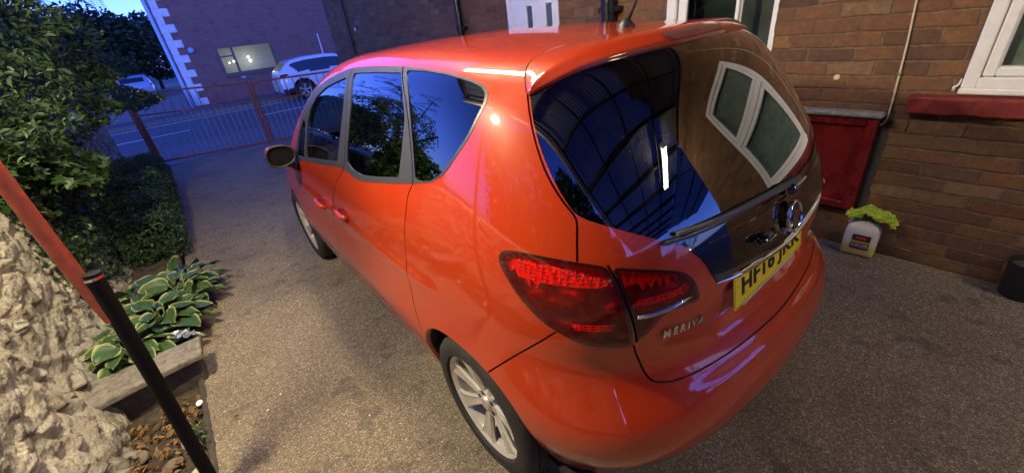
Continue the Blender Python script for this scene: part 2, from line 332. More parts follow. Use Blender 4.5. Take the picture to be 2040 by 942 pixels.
# ---------------------------------------------------------------- the skin of the red car: one smooth closed shape
ZW=np.array([.15,.3,.5,.7,.9,1.05,1.2,1.35,1.5,1.65]); ZR=np.array([.15,.3,.45,.6,.66,.75,.9,1.05,1.2,1.35,1.5,1.65])
YT=np.array([-1.2,-.4,0,.5,1.0,1.5,2.0,2.5,3.0,3.5,4.])
P_W,P_R,P_T=map(np.array,(P_W,P_R,P_T))
def spl(x,xk,yk):
    h=np.diff(xk); d=np.diff(yk)/h; m=np.empty_like(yk,dtype=float); m[1:-1]=(d[:-1]*h[1:]+d[1:]*h[:-1])/(h[1:]+h[:-1]); m[0]=d[0]; m[-1]=d[-1]
    i=np.clip(np.searchsorted(xk,x)-1,0,len(xk)-2); to=(x-xk[i])/h[i]; t=np.clip(to,0,1)
    y=(1+2*t)*(1-t)**2*yk[i]+t*(1-t)**2*h[i]*m[i]+t*t*(3-2*t)*yk[i+1]+t*t*(t-1)*h[i]*m[i+1]
    return y+np.where(to>1,(to-1)*h[i]*m[i+1],0)+np.where(to<0,to*h[i]*m[i],0)
def smax(a,b,k):
    k=k*1.5; h=np.maximum(k-np.abs(a-b),0)/k; return np.maximum(a,b)+h*h*h*k/6
def table(xk,yk,sig,st=.004):
    g=np.arange(xk[0]-.6,xk[-1]+.6,st); y=spl(g,xk,yk); sg=np.broadcast_to(sig(g) if callable(sig) else sig,g.shape); out=y.copy()
    for s_ in np.unique(np.round(sg,4)):
        n=int(3*s_/st)+1; k=np.exp(-.5*(np.arange(-n,n+1)*st/s_)**2); k/=k.sum(); ys=np.convolve(np.pad(y,n,mode='edge'),k,'valid'); out=np.where(np.round(sg,4)==s_,ys,out)
    return g,np.convolve(np.pad(out,4,mode='edge'),np.ones(9)/9,'valid')
TW=table(ZW,P_W,.05); TR=table(ZR,P_R,lambda z: np.where(z>1.0,.06,np.where(z>.85,.03,.014))); TT=table(YT,P_T,.15,.01)
def SK(x,y,z):
    ax=np.abs(x); cr,kc,kr,tp,rc=P_k
    wd=np.interp(z,*TW)-tp*np.clip((.6-y)/1.3,0,1.3)**2-.10*np.clip((y-1.9)/1.6,0,1.2)**2
    b=smax((ax-wd)*.95,(np.interp(z,*TR)+cr*x*x-y)*.95,kc)
    b=smax(b,y-(3.52-.18*x*x-.35*np.clip(z-.6,0,1)),.35)
    b=smax(b,(z-(np.interp(y,*TT)-rc*(x/.6)**2))*.95,kr)
    return smax(b,(.19-z),.05)
def sstep(a,b,x):
    t=np.clip((x-a)/(b-a),0,1); return t*t*(3-2*t)
def root(f,lo,hi,n=34):
    # f<0 at lo, f>0 at hi
    lo=np.array(lo,float); hi=np.array(hi,float)
    for _ in range(n):
        m=(lo+hi)/2; q=f(m)<0; lo=np.where(q,m,lo); hi=np.where(q,hi,m)
    return (lo+hi)/2
def frame(s):
    s=np.asarray(s,float); ph=np.where(s<0,-s/.8,np.where(s>2.6,(s-2.6)/.8,0)); oy=np.clip(s,0,2.6)+.1
    dy=np.where(s<0,-np.sin(ph),np.sin(ph)); return oy,-np.cos(ph),dy
def S0(s,z):
    s=np.asarray(s,float); z=np.asarray(z,float); oy,dx,dy=frame(s)
    r=root(lambda r:SK(r*dx,oy+r*dy,z),np.full(s.shape,.02),np.full(s.shape,1.7))
    # pressed shapes: number-plate recess, sill crease, tailgate lip
    x=r*dx; rear=sstep(0,-.5,s)
    r=r-.036*sstep(.37,.31,np.abs(x))*sstep(.74,.79,z)*sstep(.941,.931,z)*rear
    r=r-.012*np.exp(-((z-.40)/.05)**2)*sstep(.45,.8,s)*sstep(2.2,1.9,s)
    r=r+.010*sstep(.675,.66,z)*sstep(.60,.64,z)*sstep(-.75,-.95,s)
    r=r+.006*np.exp(-((z-.80)/.035)**2)*sstep(-.1,.3,s)*sstep(2.4,1.9,s)
    return np.stack([r*dx,oy+r*dy,z],-1)
def nrm2(fn,a,b,e=.004):
    n=np.cross(fn(a+e,b)-fn(a-e,b),fn(a,b+e)-fn(a,b-e)); n/=np.linalg.norm(n,axis=-1,keepdims=True)+1e-12; return n
def SN(s,z):
    n=nrm2(S0,s,z); X=S0(s,z); c=np.stack([X[...,0],X[...,1]-np.clip(X[...,1],.1,2.7),X[...,2]*0],-1)
    return X,np.where((n*c).sum(-1,keepdims=True)<0,-n,n)
def T0(x,y):
    x=np.asarray(x,float); z=root(lambda z:SK(x,y,z),np.full(x.shape,.5),np.full(x.shape,2.0)); return np.stack([x,y,z],-1)
def TN(x,y):
    n=nrm2(T0,x,y); return T0(x,y),np.where(n[...,2:]<0,-n,n)
SH=-.8*math.pi/2; SF=2.6+.8*math.pi/2
def seam():
    s=np.concatenate([np.linspace(SH,-.2,50),np.linspace(-.2,2.6,90)[1:],np.linspace(2.6,SF,30)[1:]])
    thr=np.where(s<1.2,.90,np.where(s>1.8,.74,.90-.16*(s-1.2)/.6))
    # height where the skin starts to face up
    def nz(z): X=S0(s,z); e=.003; g=np.stack([SK(X[:,0]+e,X[:,1],z)-SK(X[:,0]-e,X[:,1],z),SK(X[:,0],X[:,1]+e,z)-SK(X[:,0],X[:,1]-e,z),SK(X[:,0],X[:,1],z+e)-SK(X[:,0],X[:,1],z-e)]); return g[2]/np.linalg.norm(g,axis=0)
    tops=spl(np.clip(S0(s,np.full(s.shape,.9))[:,1],-.33,3.4),YT,P_T)
    lo=np.where(s>1.0,.62,1.2); hi=np.minimum(tops-.004,1.62)
    for _ in range(26):
        m=(lo+hi)/2; q=nz(m)<thr; lo=np.where(q,m,lo); hi=np.where(q,hi,m)
    return s,lo
def inpoly(px,py,poly):
    c=np.zeros(len(px),bool); n=len(poly)
    for i in range(n):
        x1,y1=poly[i]; x2,y2=poly[i-1]
        if y1==y2: continue
        k=((y1>py)!=(y2>py))&(px<(x2-x1)*(py-y1)/(y2-y1)+x1); c^=k
    return c
def smooth(pl,closed=False,step=.012,it=2):
    p=np.array(pl,float)
    for _ in range(it):
        q=[]
        n=len(p)
        rngi=range(n) if closed else range(n-1)
        if not closed: q.append(p[0])
        for i in rngi:
            a,b=p[i],p[(i+1)%n]; q += [a*.75+b*.25,a*.25+b*.75]
        if not closed: q.append(p[-1])
        p=np.array(q)
    # thin out
    o=[p[0]]
    for a in p[1:]:
        if np.hypot(*(a-o[-1]))>step: o.append(a)
    if not closed and np.hypot(*(p[-1]-o[-1]))>1e-4: o.append(p[-1])
    return [tuple(a) for a in o]
def roundpoly(poly,r=.02):
    p=np.array(poly,float); o=[]; n=len(p)
    for i in range(n):
        a,b,c=p[i-1],p[i],p[(i+1)%n]; u=a-b; v=c-b; lu,lv=np.hypot(*u),np.hypot(*v); d=min(r,.45*lu,.45*lv); p0=b+u/lu*d; p1=b+v/lv*d
        for t in (0,.25,.5,.75,1): o.append((1-t)**2*p0+2*t*(1-t)*b+t*t*p1)
    q=[o[0]]
    for a in o[1:]:
        if np.hypot(*(a-q[-1]))>.002: q.append(a)
    return [tuple(a) for a in q]
def strip(pl,w):
    p=np.array(pl,float); t=np.gradient(p,axis=0); t/=np.linalg.norm(t,axis=1,keepdims=True)+1e-9; n=np.stack([-t[:,1],t[:,0]],1)*w
    return [tuple(a) for a in p+n]+[tuple(a) for a in (p-n)[::-1]]
def inset(poly,d):
    p=np.array(poly); a=sum(p[i-1][0]*p[i][1]-p[i][0]*p[i-1][1] for i in range(len(p)))
    t=np.roll(p,-1,0)-np.roll(p,1,0); t/=np.linalg.norm(t,axis=1,keepdims=True)+1e-9
    n=np.stack([-t[:,1],t[:,0]],1)*(1 if a>0 else -1); return [tuple(q) for q in p+n*d]
def cdt(polys,lines,gridpts,outer):
    V=[];E=[];
    def addpl(pl,closed):
        n0=len(V); V.extend(Vector(q) for q in pl); n=len(pl)
        E.extend((n0+i,n0+(i+1)%n) for i in range(n if closed else n-1))
    addpl(outer,True)
    for q in polys: addpl(q,True)
    for q in lines: addpl(q,False)
    V.extend(Vector(q) for q in gridpts)
    r=delaunay_2d_cdt(V,E,[],0,1e-5)
    vv=np.array([tuple(a) for a in r[0]]); ff=np.array([f for f in r[2] if len(f)==3])
    c=vv[ff].mean(1); k=inpoly(c[:,0],c[:,1],outer); ff=ff[k]
    a=np.cross(vv[ff[:,1]]-vv[ff[:,0]],vv[ff[:,2]]-vv[ff[:,0]]); ff=ff[np.abs(a)>1e-9]
    return vv,ff
def panel(name,X,N,F,mat,parent,sides=(1,),off=0.0,skirt=.007,label=None):
    """one sheet of skin from shared points; sides: 1 = as built, -1 = mirrored"""
    use=np.unique(F); mp=-np.ones(len(X),int); mp[use]=np.arange(len(use)); F=mp[F]; P=X[use]+N[use]*off; n=N[use]
    e={}
    for f in F:
        for i in range(3):
            a,b=int(f[i]),int(f[(i+1)%3]); e[(a,b)]=e.get((a,b),0)+1
    bd=[(a,b) for (a,b) in e if (b,a) not in e]
    VV=[];FF=[];LN=[]
    for sd in sides:
        m=np.array([sd,1,1]); q=P*m; nn=n*m; o=len(VV)
        # orient faces along the normals
        fn=np.cross(q[F[:,1]]-q[F[:,0]],q[F[:,2]]-q[F[:,0]]); flip=(fn*nn[F[:,0]]).sum(1)<0
        G=F.copy(); G[flip]=G[flip][:,::-1]
        VV+=q.tolist(); FF+=(G+o).tolist(); LN+=nn[G].reshape(-1,3).tolist()
        if skirt:
            e2={}
            for f in G:
                for i in range(3): e2[(int(f[i]),int(f[(i+1)%3]))]=1
            bd=[(a,b) for (a,b) in e2 if (b,a) not in e2 and not(abs(q[a][0])<1e-4 and abs(q[b][0])<1e-4)]
            ids={}; 
            for a,b in bd:
                for k in (a,b):
                    if k not in ids: ids[k]=len(VV); VV.append((q[k]-nn[k]*skirt).tolist())
                fc=(b+o,a+o,ids[a],ids[b]); FF.append(list(fc))
                v=[np.array(VV[i]) for i in fc]; k=np.cross(v[1]-v[0],v[3]-v[0]); L=np.linalg.norm(k); k=k/L if L>1e-12 else nn[a]
                LN+=[k.tolist()]*4
    me=bpy.data.meshes.new(name); me.from_pydata(VV,[],FF); me.materials.append(mat); me.polygons.foreach_set('use_smooth',[True]*len(FF)); me.update()
    me.normals_split_custom_set(LN)
    o=bpy.data.objects.new(name,me); COL.objects.link(o); o.parent=parent
    if label: o['label']=label
    return o
car=empty('red_car',(0,0,0)); tag(car,'red compact people carrier with yellow number plate parked on the gravel drive','car')
ss,sz_=seam()
seam_pl=[(a,b) for a,b in zip(ss,sz_)]
ZB=.212
outer=[(SH,z) for z in np.arange(ZB,sz_[0]-.01,.02)]+seam_pl+[(SF,z) for z in np.arange(sz_[-1]-.02,ZB,-.03)]+[(x,ZB) for x in np.linspace(SF,SH,160)[1:-1]]
def side_s(y,z):
    # station of the point of the skin at (y,z)
    y=np.atleast_1d(np.array(y,float)); z=np.atleast_1d(np.array(z,float)); x=-root(lambda a:SK(-a,y,z),np.full(y.shape,.3),np.full(y.shape,1.2))
    ph=np.arctan2(.1-y,-x); ph2=np.arctan2(y-2.7,-x); return np.where(y<.1,-.8*ph,np.where(y>2.7,2.6+.8*ph2,y-.1))
ra=np.array([(.352,.19),(.360,.30),(.358,.42),(.335,.51),(.30,.572),(.245,.612),(.17,.634),(.07,.642),(-.04,.638),(-.13,.618),(-.21,.582),(-.268,.53),(-.312,.455),(-.337,.36),(-.343,.27),(-.34,.19)])
ra=np.array(smooth(ra,False,.01)); arch_r=list(zip(side_s(ra[:,0],ra[:,1]),ra[:,1]))
t=np.linspace(-.35,math.pi+.35,40); fa=np.stack([2.644-.37*np.cos(t),.317+.335*np.sin(t)],1); fa[0,1]=fa[-1,1]=.19
arch_f=list(zip(side_s(fa[:,0],fa[:,1]),fa[:,1]))
archr_o=[(a,b) for a,b in zip(side_s(.01+(ra[:,0]-.01)*1.05,.2+(ra[:,1]-.2)*1.035),.2+(ra[:,1]-.2)*1.035)]
sm=lambda k,c=False,**kw: smooth(D[k],c,**kw)
g_fa=sm('gap_fa'); g_ab=sm('gap_ab'); g_bc=sm('gap_bc'); g_bu=sm('gap_bump'); g_t2=sm('gap_tg2'); 
g_t3=[q for q in sm('gap_tg3') if q[0]>SH]+[(SH,.683)]
lampo=sm('lampo',True,it=2,step=.006); lampi=sm('lampi',True,step=.006)
div=smooth([(-.5645,1.102),(-.577,1.078),(-.590,1.050),(-.600,1.020),(-.611,.985),(-.619,.95),(-.627,.91),(-.631,.868)])
dlo=roundpoly(D['dlo'],.03); qg=roundpoly(D['qglass'],.018); rg=roundpoly(D['rglass'],.016); fg=roundpoly(D['fglass'],.016); ag=roundpoly(D['aglass'],.010); rc_=roundpoly(D['rfacap'],.005)
glassl=[(-.322,1.505)]+[q for q in D['glass'][:12]]
glassl=smooth(glassl,step=.012)
glassp=[(SH,1.60),(-.322,1.60)]+glassl+smooth([(-.782,1.089),(-.858,1.088),(-.948,1.086),(-1.035,1.086),(SH,1.085)])
garn=smooth([(-.772,1.092),(-.806,1.064),(-.827,1.033),(-.845,1.0),(-.859,.975)],step=.01)+smooth([(-.862,.972),(-.95,.966),(-1.05,.955),(-1.15,.945),(SH,.940)],step=.03)
garnp=[(SH,1.095),(-.95,1.095),(-.86,1.096)]+garn
zc=.2; tailp=[(-.300,1.56)]+g_t2+[q for q in div]+g_t3+[(SH,1.62),(-.300,1.62)]
bumpp=[(-.196,.616)][:0]+g_bu[::-1]+[(-.44,.899),(-.486,.876),(-.517,.861),(-.554,.853),(-.592,.850),(-.626,.852)]+g_t3+[(SH,.1),(-.30,.1)]
fdp=[(1.87,1.025)]+g_fa+[(2.09,.285),(1.315,.285)]+g_ab[::-1]+[(1.0,1.62),(1.9,1.3)]
rdp=g_ab+[(1.315,.285),(.23,.285)]+g_bc[::-1]+[(.43,1.62),(.955,1.62)]
fenp=[(1.86,1.03)]+g_fa+[(2.09,.285),(2.09,.1),(SF,.1),(SF,1.1),(2.35,1.25)]
gaps=[strip(q,.0028) for q in (g_fa,g_ab,g_bc,g_bu,g_t2,g_t3)]+[strip(smooth([(2.09,.285),(1.7,.285),(1.3,.285),(.7,.285),(.262,.285)],step=.04),.002)]
gapd=strip(div,.003)
gs=[]
for zz in np.arange(.225,1.64,.022):
    for k,q in enumerate(np.arange(SH+.011,SF,.022)):
        if q>2.3 and k%2: continue
        gs.append((q+(.011 if int(round(zz/.022))%2 else 0),zz))
gs=np.array(gs); gs=gs[gs[:,1]<np.interp(gs[:,0],ss,sz_)-.006]; gs=gs[gs[:,0]<SF-.01]
ref_hi=[(-.30,1.105),(-.35,1.118),(-.45,1.112),(-.56,1.092),(-.585,1.045),(-.50,1.048),(-.40,1.055),(-.31,1.068)]
polys=[arch_r,arch_f,dlo,qg,rg,fg,ag,rc_,lampo,lampi,inset(lampo,.009),inset(lampi,.008),glassp,garnp,gapd]+gaps
vv,ff=cdt(polys,[seam_pl],gs,outer)
X,N=SN(vv[:,0],vv[:,1]); cen=vv[ff].mean(1); cx,cy=cen[:,0],cen[:,1]
reg=np.zeros(len(ff),int)
def setr(poly,i): reg[inpoly(cx,cy,poly)]=i
setr(fenp,1); setr(fdp,2); setr(rdp,3); setr(bumpp,4); setr(tailp,5); setr(garnp,7); setr(glassp,6)
setr(dlo,8); setr(qg,9); setr(rg,10); setr(fg,11); setr(ag,12); setr(rc_,13)
for g in gaps: reg[inpoly(cx,cy,g)&~np.isin(reg,(6,9,10,11,12))]=20
setr(lampo,14); setr(lampi,15); setr(inset(lampo,.009),16); setr(inset(lampi,.008),17); setr(gapd,20)
setr(arch_r,30); setr(arch_f,30)
ffs=lambda *r: ff[np.isin(reg,r)]
RED=M['red']
for sd,nm in ((1,'l'),(-1,'r')):
    panel('front_wing',X,N,ffs(1),RED,car,(sd,))
    fd=panel('front_door',X,N,ffs(2),RED,car,(sd,)); rd=panel('rear_door',X,N,ffs(3),RED,car,(sd,))
    panel('door_window',X,N,ffs(11),M['glass'],car,(sd,),-.004,0); panel('quarter_light',X,N,ffs(12),M['glass'],car,(sd,),-.004,0)
    panel('rear_door_window',X,N,ffs(10),M['privacy'],car,(sd,),-.003,0); panel('rear_side_window',X,N,ffs(9),M['privacy'],car,(sd,),-.002,0)
    panel('window_trim',X,N,ffs(8,13),M['trim'],car,(sd,),.0015)
    panel('tail_lamp_surround',X,N,ffs(14,15),M['lampdark'],car,(sd,),.001)
    lo=panel('tail_lamp',X,N,ffs(16),M['lens'],car,(sd,),.002,0,'red tail lamp on the wing of the car'); li=panel('tail_lamp',X,N,ffs(17),M['lens'],car,(sd,),.002,0,'inner red tail lamp on the tailgate')
    for o_,r_,hi in ((lo,16,[(-.25,1.14),(-.56,1.12),(-.60,1.045),(-.45,1.035),(-.36,1.03),(-.29,1.06)]),(li,17,[(-.56,1.11),(-.74,1.07),(-.785,1.03),(-.70,1.028),(-.60,1.035)])):
        f_=ffs(r_); c_=vv[f_].mean(1); k=inpoly(c_[:,0],c_[:,1],hi)
        if r_==17: k|=inpoly(c_[:,0],c_[:,1],[(-.63,.985),(-.79,1.005),(-.795,.985),(-.63,.965)])
        if r_==16: k|=inpoly(c_[:,0],c_[:,1],[(-.48,.925),(-.585,.935),(-.585,.915),(-.48,.905)])
        panel('reflector',X,N,f_[k],M['refl_hi'],o_,(sd,),-.016,0); panel('lamp_bowl',X,N,f_[~k],M['refl_lo'],o_,(sd,),-.024,0)
    cp=np.array([(-.629,.955),(-.665,.954),(-.70,.9575),(-.735,.9635),(-.772,.969)]); cX,cN=SN(cp[:,0],cp[:,1]); cX=(cX+cN*.003)*np.array([sd,1,1])
    MB().tube(cX,[.0055,.0065,.007,.0065,.004],8).build('chrome_strip',M['chrome'],li,True)
panel('bumper',X,N,ffs(4),RED,car,(1,-1)); panel('tailgate',X,N,ffs(5),RED,car,(1,-1))
panel('rear_window',X,N,ffs(6),M['privacy'],car,(1,-1),-.001,0); panel('tailgate_garnish',X,N,ffs(7),M['gloss_black'],car,(1,-1),.003)
panel('shut_lines',X,N,ffs(20),M['seal'],car,(1,-1),-.006,0)
for sd in (1,-1): panel('body_side',X,N,ffs(0),RED,car,(sd,))
panel('cabin_lining',X,N,ff[~np.isin(reg,(6,9,10,11,12,30))],M['lining'],car,(1,-1),-.03,0)
# wheel arch lips and liners
for sd in (1,-1):
    for ar,yc,nm in ((arch_r,.01,'r'),(arch_f,2.644,'f')):
        a=np.array(ar); a=a[a[:,1]>=ZB-.001]; aX,aN=SN(a[:,0],a[:,1]); aX=aX*np.array([sd,1,1]); n=len(aX)
        cz=.317; V=[];F=[]
        for k,(dx,sc2) in enumerate(((0,1.0),(-.004,.985),(-.02,.975),(-.22,1.02),(-.28,1.0))):
            for p in aX: V.append((p[0]-sd*-1*(-dx)*-1 if False else p[0]+sd*(-dx), yc+(p[1]-yc)*sc2, cz+(p[2]-cz)*sc2))
        for k in range(4):
            for i in range(n-1): F.append((k*n+i,k*n+i+1,(k+1)*n+i+1,(k+1)*n+i))
        npmesh('wheel_arch',V,F,[RED,M['seal']],car,smooth=True,mi=[0]*(2*(n-1))+[1]*(2*(n-1)))
# roof, windscreen and bonnet: the part of the skin that faces up
sX=S0(ss,sz_); ring=[(float(a),float(b)) for a,b in sX[:,:2]]; ring[0]=(0,ring[0][1]); ring[-1]=(0,ring[-1][1])
outer2=ring+[(0,q) for q in np.linspace(ring[-1][1],ring[0][1],140)[1:-1]]
def edge_x(y): return np.interp(y,sX[50:-12,1],sX[50:-12,0])
scr=[(0,1.66),(-.30,1.645),(-.52,1.60)]+[(float(edge_x(y))+.035,y) for y in (1.68,1.8,2.0,2.2,2.36)]+[(-.45,2.46),(-.2,2.50),(0,2.51)]
scr=smooth(scr,step=.02)
bon=smooth([(0,2.53),(-.22,2.52),(-.46,2.48),(-.70,2.38)],step=.02)
gr=np.array([(a+.012*(int(round(b/.025))%2),b) for b in np.arange(-.4,3.5,.025) for a in np.arange(-.86,0,.025)])
gr=gr[inpoly(gr[:,0],gr[:,1],outer2)]
v2,f2=cdt([scr,strip(bon,.003)],[],gr,outer2)
c2=v2[f2].mean(1); X2,N2=TN(v2[:,0],v2[:,1]); r2_=np.zeros(len(f2),int)
r2_[(c2[:,1]>2.50)|((c2[:,1]>2.33)&(c2[:,0]<-.48)&(c2[:,1]>np.interp(-c2[:,0],[0,.22,.46,.70],[2.53,2.52,2.48,2.38])))]=2
r2_[inpoly(c2[:,0],c2[:,1],scr)]=1; r2_[inpoly(c2[:,0],c2[:,1],strip(bon,.003))]=3
LX=np.array([(-.619,-.168),(-.600,-.182),(-.575,-.197),(-.541,-.214),(-.48,-.236),(-.41,-.257),(-.30,-.283),(-.15,-.303),(0,-.310)])
r2_[(c2[:,0]>-.62)&(c2[:,1]<np.interp(c2[:,0],LX[:,0],LX[:,1])+.02)]=4
for sd in (1,-1): panel('window_top_band',X2,N2,f2[r2_==4],M['privacy'],car,(sd,),-.001,0)
panel('roof',X2,N2,f2[r2_==0],RED,car,(1,-1),0,0); panel('windscreen',X2,N2,f2[r2_==1],M['glass'],car,(1,-1),-.003,0)
panel('bonnet',X2,N2,f2[np.isin(r2_,(2,3))],RED,car,(1,-1),0,0); panel('roof_lining',X2,N2,f2[r2_==0],M['lining'],car,(1,-1),-.03,0)
# spoiler: lofted from the roof seam to its lip, proud of the skin
def toskin(Pn):
    Pn=np.array(Pn,float)
    for _ in range(12):
        e=.002; f=SK(Pn[:,0],Pn[:,1],Pn[:,2]); g=np.stack([(SK(Pn[:,0]+e,Pn[:,1],Pn[:,2])-SK(Pn[:,0]-e,Pn[:,1],Pn[:,2])),(SK(Pn[:,0],Pn[:,1]+e,Pn[:,2])-SK(Pn[:,0],Pn[:,1]-e,Pn[:,2])),(SK(Pn[:,0],Pn[:,1],Pn[:,2]+e)-SK(Pn[:,0],Pn[:,1],Pn[:,2]-e))],1)/(2*e)
        Pn=Pn-g*(f/(g*g).sum(1))[:,None]
    return Pn,g/np.linalg.norm(g,axis=1,keepdims=True)
G=np.array([(-.617,-.163,1.494),(-.603,-.143,1.515),(-.583,-.122,1.535),(-.553,-.100,1.553),(-.51,-.085,1.570),(-.44,-.081,1.582),(-.33,-.092,1.594),(-.19,-.108,1.601),(0,-.116,1.603)])
L=np.array([(-.619,-.168,1.490),(-.600,-.182,1.500),(-.575,-.197,1.510),(-.541,-.214,1.520),(-.48,-.236,1.535),(-.41,-.257,1.546),(-.30,-.283,1.554),(-.15,-.303,1.558),(0,-.310,1.560)])
def resamp(Q,n):
    t=np.linspace(0,1,len(Q)); u=np.linspace(0,1,n); return np.stack([np.interp(u,t,Q[:,i]) for i in range(3)],1)
def rs(Q,n):
    Q=np.array(smooth3(Q)); return resamp(Q,n)
def smooth3(Q):
    for _ in range(3):
        o=[Q[0]]
        for i in range(len(Q)-1): o+= [Q[i]*.75+Q[i+1]*.25,Q[i]*.25+Q[i+1]*.75]
        o.append(Q[-1]); Q=o
    return Q
n=61; Gs=rs(list(G),n); Ls=rs(list(L),n)
Gs=np.concatenate([Gs,Gs[-2::-1]*np.array([-1,1,1])]); Ls=np.concatenate([Ls,Ls[-2::-1]*np.array([-1,1,1])]); nc=len(Gs)
rows=[(.0,-.004),(.0,.0025),(.03,.003),(.12,.004),(.25,.006),(.4,.009),(.52,.0125),(.60,.0145),(.66,.0155),(.71,.0155),(.76,.014),(.84,.0115),(.92,.0095),(.97,.0085),(.995,.006),(1.0,.002),(1.0,-.012)]
fadeu=np.minimum(np.arange(nc),np.arange(nc)[::-1])/9.; fadeu=np.clip(fadeu,0,1)
V=[]
for t_,of in rows:
    Q,nn=toskin(Gs*(1-t_)+Ls*t_); V.append(Q+nn*(of*(fadeu*.85+.15) if of>0 else of)[:,None] if of>0 else Q+nn*of)
V=np.array(V); nr=len(rows)
F=[]; mi=[]
for i in range(nr-1):
    for k in range(nc-1):
        F.append((i*nc+k,i*nc+k+1,(i+1)*nc+k+1,(i+1)*nc+k))
sp=npmesh('spoiler',V.reshape(-1,3),F,RED,car,smooth=True)
import bmesh
bm=bmesh.new(); bm.from_mesh(sp.data); bmesh.ops.recalc_face_normals(bm,faces=bm.faces)
if sum(f.normal.z for f in bm.faces)<0:
    for f in bm.faces: f.normal_flip()
bm.to_mesh(sp.data); bm.free(); sp.data.polygons.foreach_set('use_smooth',[True]*len(sp.data.polygons))
# roof seam line
Q,nn=toskin(Gs+np.array([0,.004,0])); MB().tube((Q-nn*.0005)[2:-2],.0022,6).build('roof_seam',M['seal'],car,True)
# high-level brake lamp in the spoiler's rear face
def spo(t_,x,of):
    k=np.interp(x,Gs[:,0],np.arange(nc)); i=int(min(nc-2,k)); f_=k-i; g=Gs[i]*(1-f_)+Gs[i+1]*f_; l=Ls[i]*(1-f_)+Ls[i+1]*f_
    Q,nn=toskin([g*(1-t_)+l*t_]); return Q[0]+nn[0]*of
V=[];F=[]; xs=np.linspace(-.20,.20,25)
for x in xs:
    e=.03*max(0,(abs(x)-.17)/.03)**2*4
    for t_,of in ((.74+e,.0155),(.80+e*.5,.0160),(.88,.0145),(.975-e*.6,.0105)): V.append(spo(t_,x,of))
for i in range(24):
    for k in range(3): F.append((i*4+k,i*4+k+1,(i+1)*4+k+1,(i+1)*4+k))
npmesh('brake_lamp',V,F,simple('smoked_red_lens',(.16,.05,.06),.12,coat=1,var=.2),car,smooth=True)
# antenna
MB().lathe([(0,.034),(.006,.034),(.014,.028),(.026,.016),(.032,.008),(.034,0)],(0,-.02,1.603),'z',20).build('antenna_base',M['black'],car,True)
MB().tube([(0,-.03,1.625),(.0,-.07,1.70),(0,-.13,1.80)],[.006,.004,.0035],8).build('antenna',M['black'],car,True)
# chrome strip over the plate
cs=np.array([(x,np.interp(x,[-1.257,-1.15,-1.05,-.95,-.858],[.947,.951,.958,.965,.972])) for x in np.linspace(-.858,SH,20)]); cX,cN=SN(cs[:,0],cs[:,1])
prof=[(-.004,.008),(.006,.007),(.011,.003),(.0125,-.002),(.010,-.007),(-.012,-.008)]
Q=np.concatenate([cX,cX[-2::-1]*np.array([-1,1,1])]); QN=np.concatenate([cN,cN[-2::-1]*np.array([-1,1,1])]); V=[];F=[]
for p,q in zip(Q,QN):
    h=np.array([q[0],q[1],0]); h/=np.linalg.norm(h)
    tk=min(1,.25+(len(V)//len(prof))/5,.25+(len(Q)-1-len(V)//len(prof))/5)
    for a,b in prof: V.append(p+h*a*tk+np.array([0,0,b*tk]))
m=len(prof)
for i in range(len(Q)-1):
    for k in range(m): F.append((i*m+k,i*m+(k+1)%m,(i+1)*m+(k+1)%m,(i+1)*m+k))
F+= [tuple(range(m)),tuple(range((len(Q)-1)*m,len(Q)*m))]
b_=MB(); b_.v=[tuple(v) for v in V]; b_.f=F; b_.m=[0]*len(F); b_.build('chrome_trim',M['chrome'],car,True,40)
# text helper
def textmesh(name,body,size,mat,ext,parent,sx=1.0,space=1.0,off=0.0):
    cu=bpy.data.curves.new(name,'FONT'); cu.body=body; cu.size=size; cu.extrude=ext; cu.align_x='CENTER'; cu.align_y='CENTER'; cu.space_character=space; cu.offset=off; cu.resolution_u=4
    to=bpy.data.objects.new('tmp',cu); COL.objects.link(to); dg=bpy.context.evaluated_depsgraph_get(); me=bpy.data.meshes.new_from_object(to.evaluated_get(dg)); bpy.data.objects.remove(to)
    for v in me.vertices: v.co.x*=sx
    me.materials.clear(); me.materials.append(mat); o=bpy.data.objects.new(name,me); COL.objects.link(o); o.parent=parent; return o
pl=empty('number_plate',(0,0,0)); pl.parent=car; pl.location=(-.030,-.638,.872); pl.rotation_euler=(R(81),0,0)
c=[]
for (qx,qy) in ((.25,.046),(-.25,.046),(-.25,-.046),(.25,-.046)):
    for a in range(5):
        t=math.radians({(1,1):0,(-1,1):90,(-1,-1):180,(1,-1):270}[(1 if qx>0 else -1,1 if qy>0 else -1)]+a*22.5); c.append((qx+.010*math.cos(t),qy+.0095*math.sin(t)))
MB().prism(c,'z',0,.003).build('plate_face',M['plate'],pl)
tm=textmesh('plate_letters','HF16 JKK',.112,M['plate_ink'],.0012,pl,.82,1.06,.0022); tm.location=(.012,0,.004)
bb=[v.co.x for v in tm.data.vertices]; kx=.445/(max(bb)-min(bb)); by=[v.co.y for v in tm.data.vertices]; ky=.079/(max(by)-min(by)); mx_=(max(bb)+min(bb))/2; my_=(max(by)+min(by))/2
for v in tm.data.vertices: v.co.x=(v.co.x-mx_)*kx; v.co.y=(v.co.y-my_)*ky
MB().box((-.20,-.066,-.004),(.20,-.053,.002)).build('plate_holder',M['upvc_grey'],pl)
br=MB(); 
for a,b in (((-.253,-.0495),(.253,-.0485)),((-.253,.0485),(.253,.0495)),((-.2535,-.049),(-.2525,.049)),((.2525,-.049),(.2535,.049))): br.box((a[0],a[1],.003),(b[0],b[1],.0036))
br.build('plate_border',M['plate_ink'],pl)
MB().lathe([(.003,0.0045),(.0045,.004),(.005,0)],(-.232,.02,0),'z',12).build('plate_screw',simple('orange_screw_cap',(.75,.35,.03),.4),pl,True)
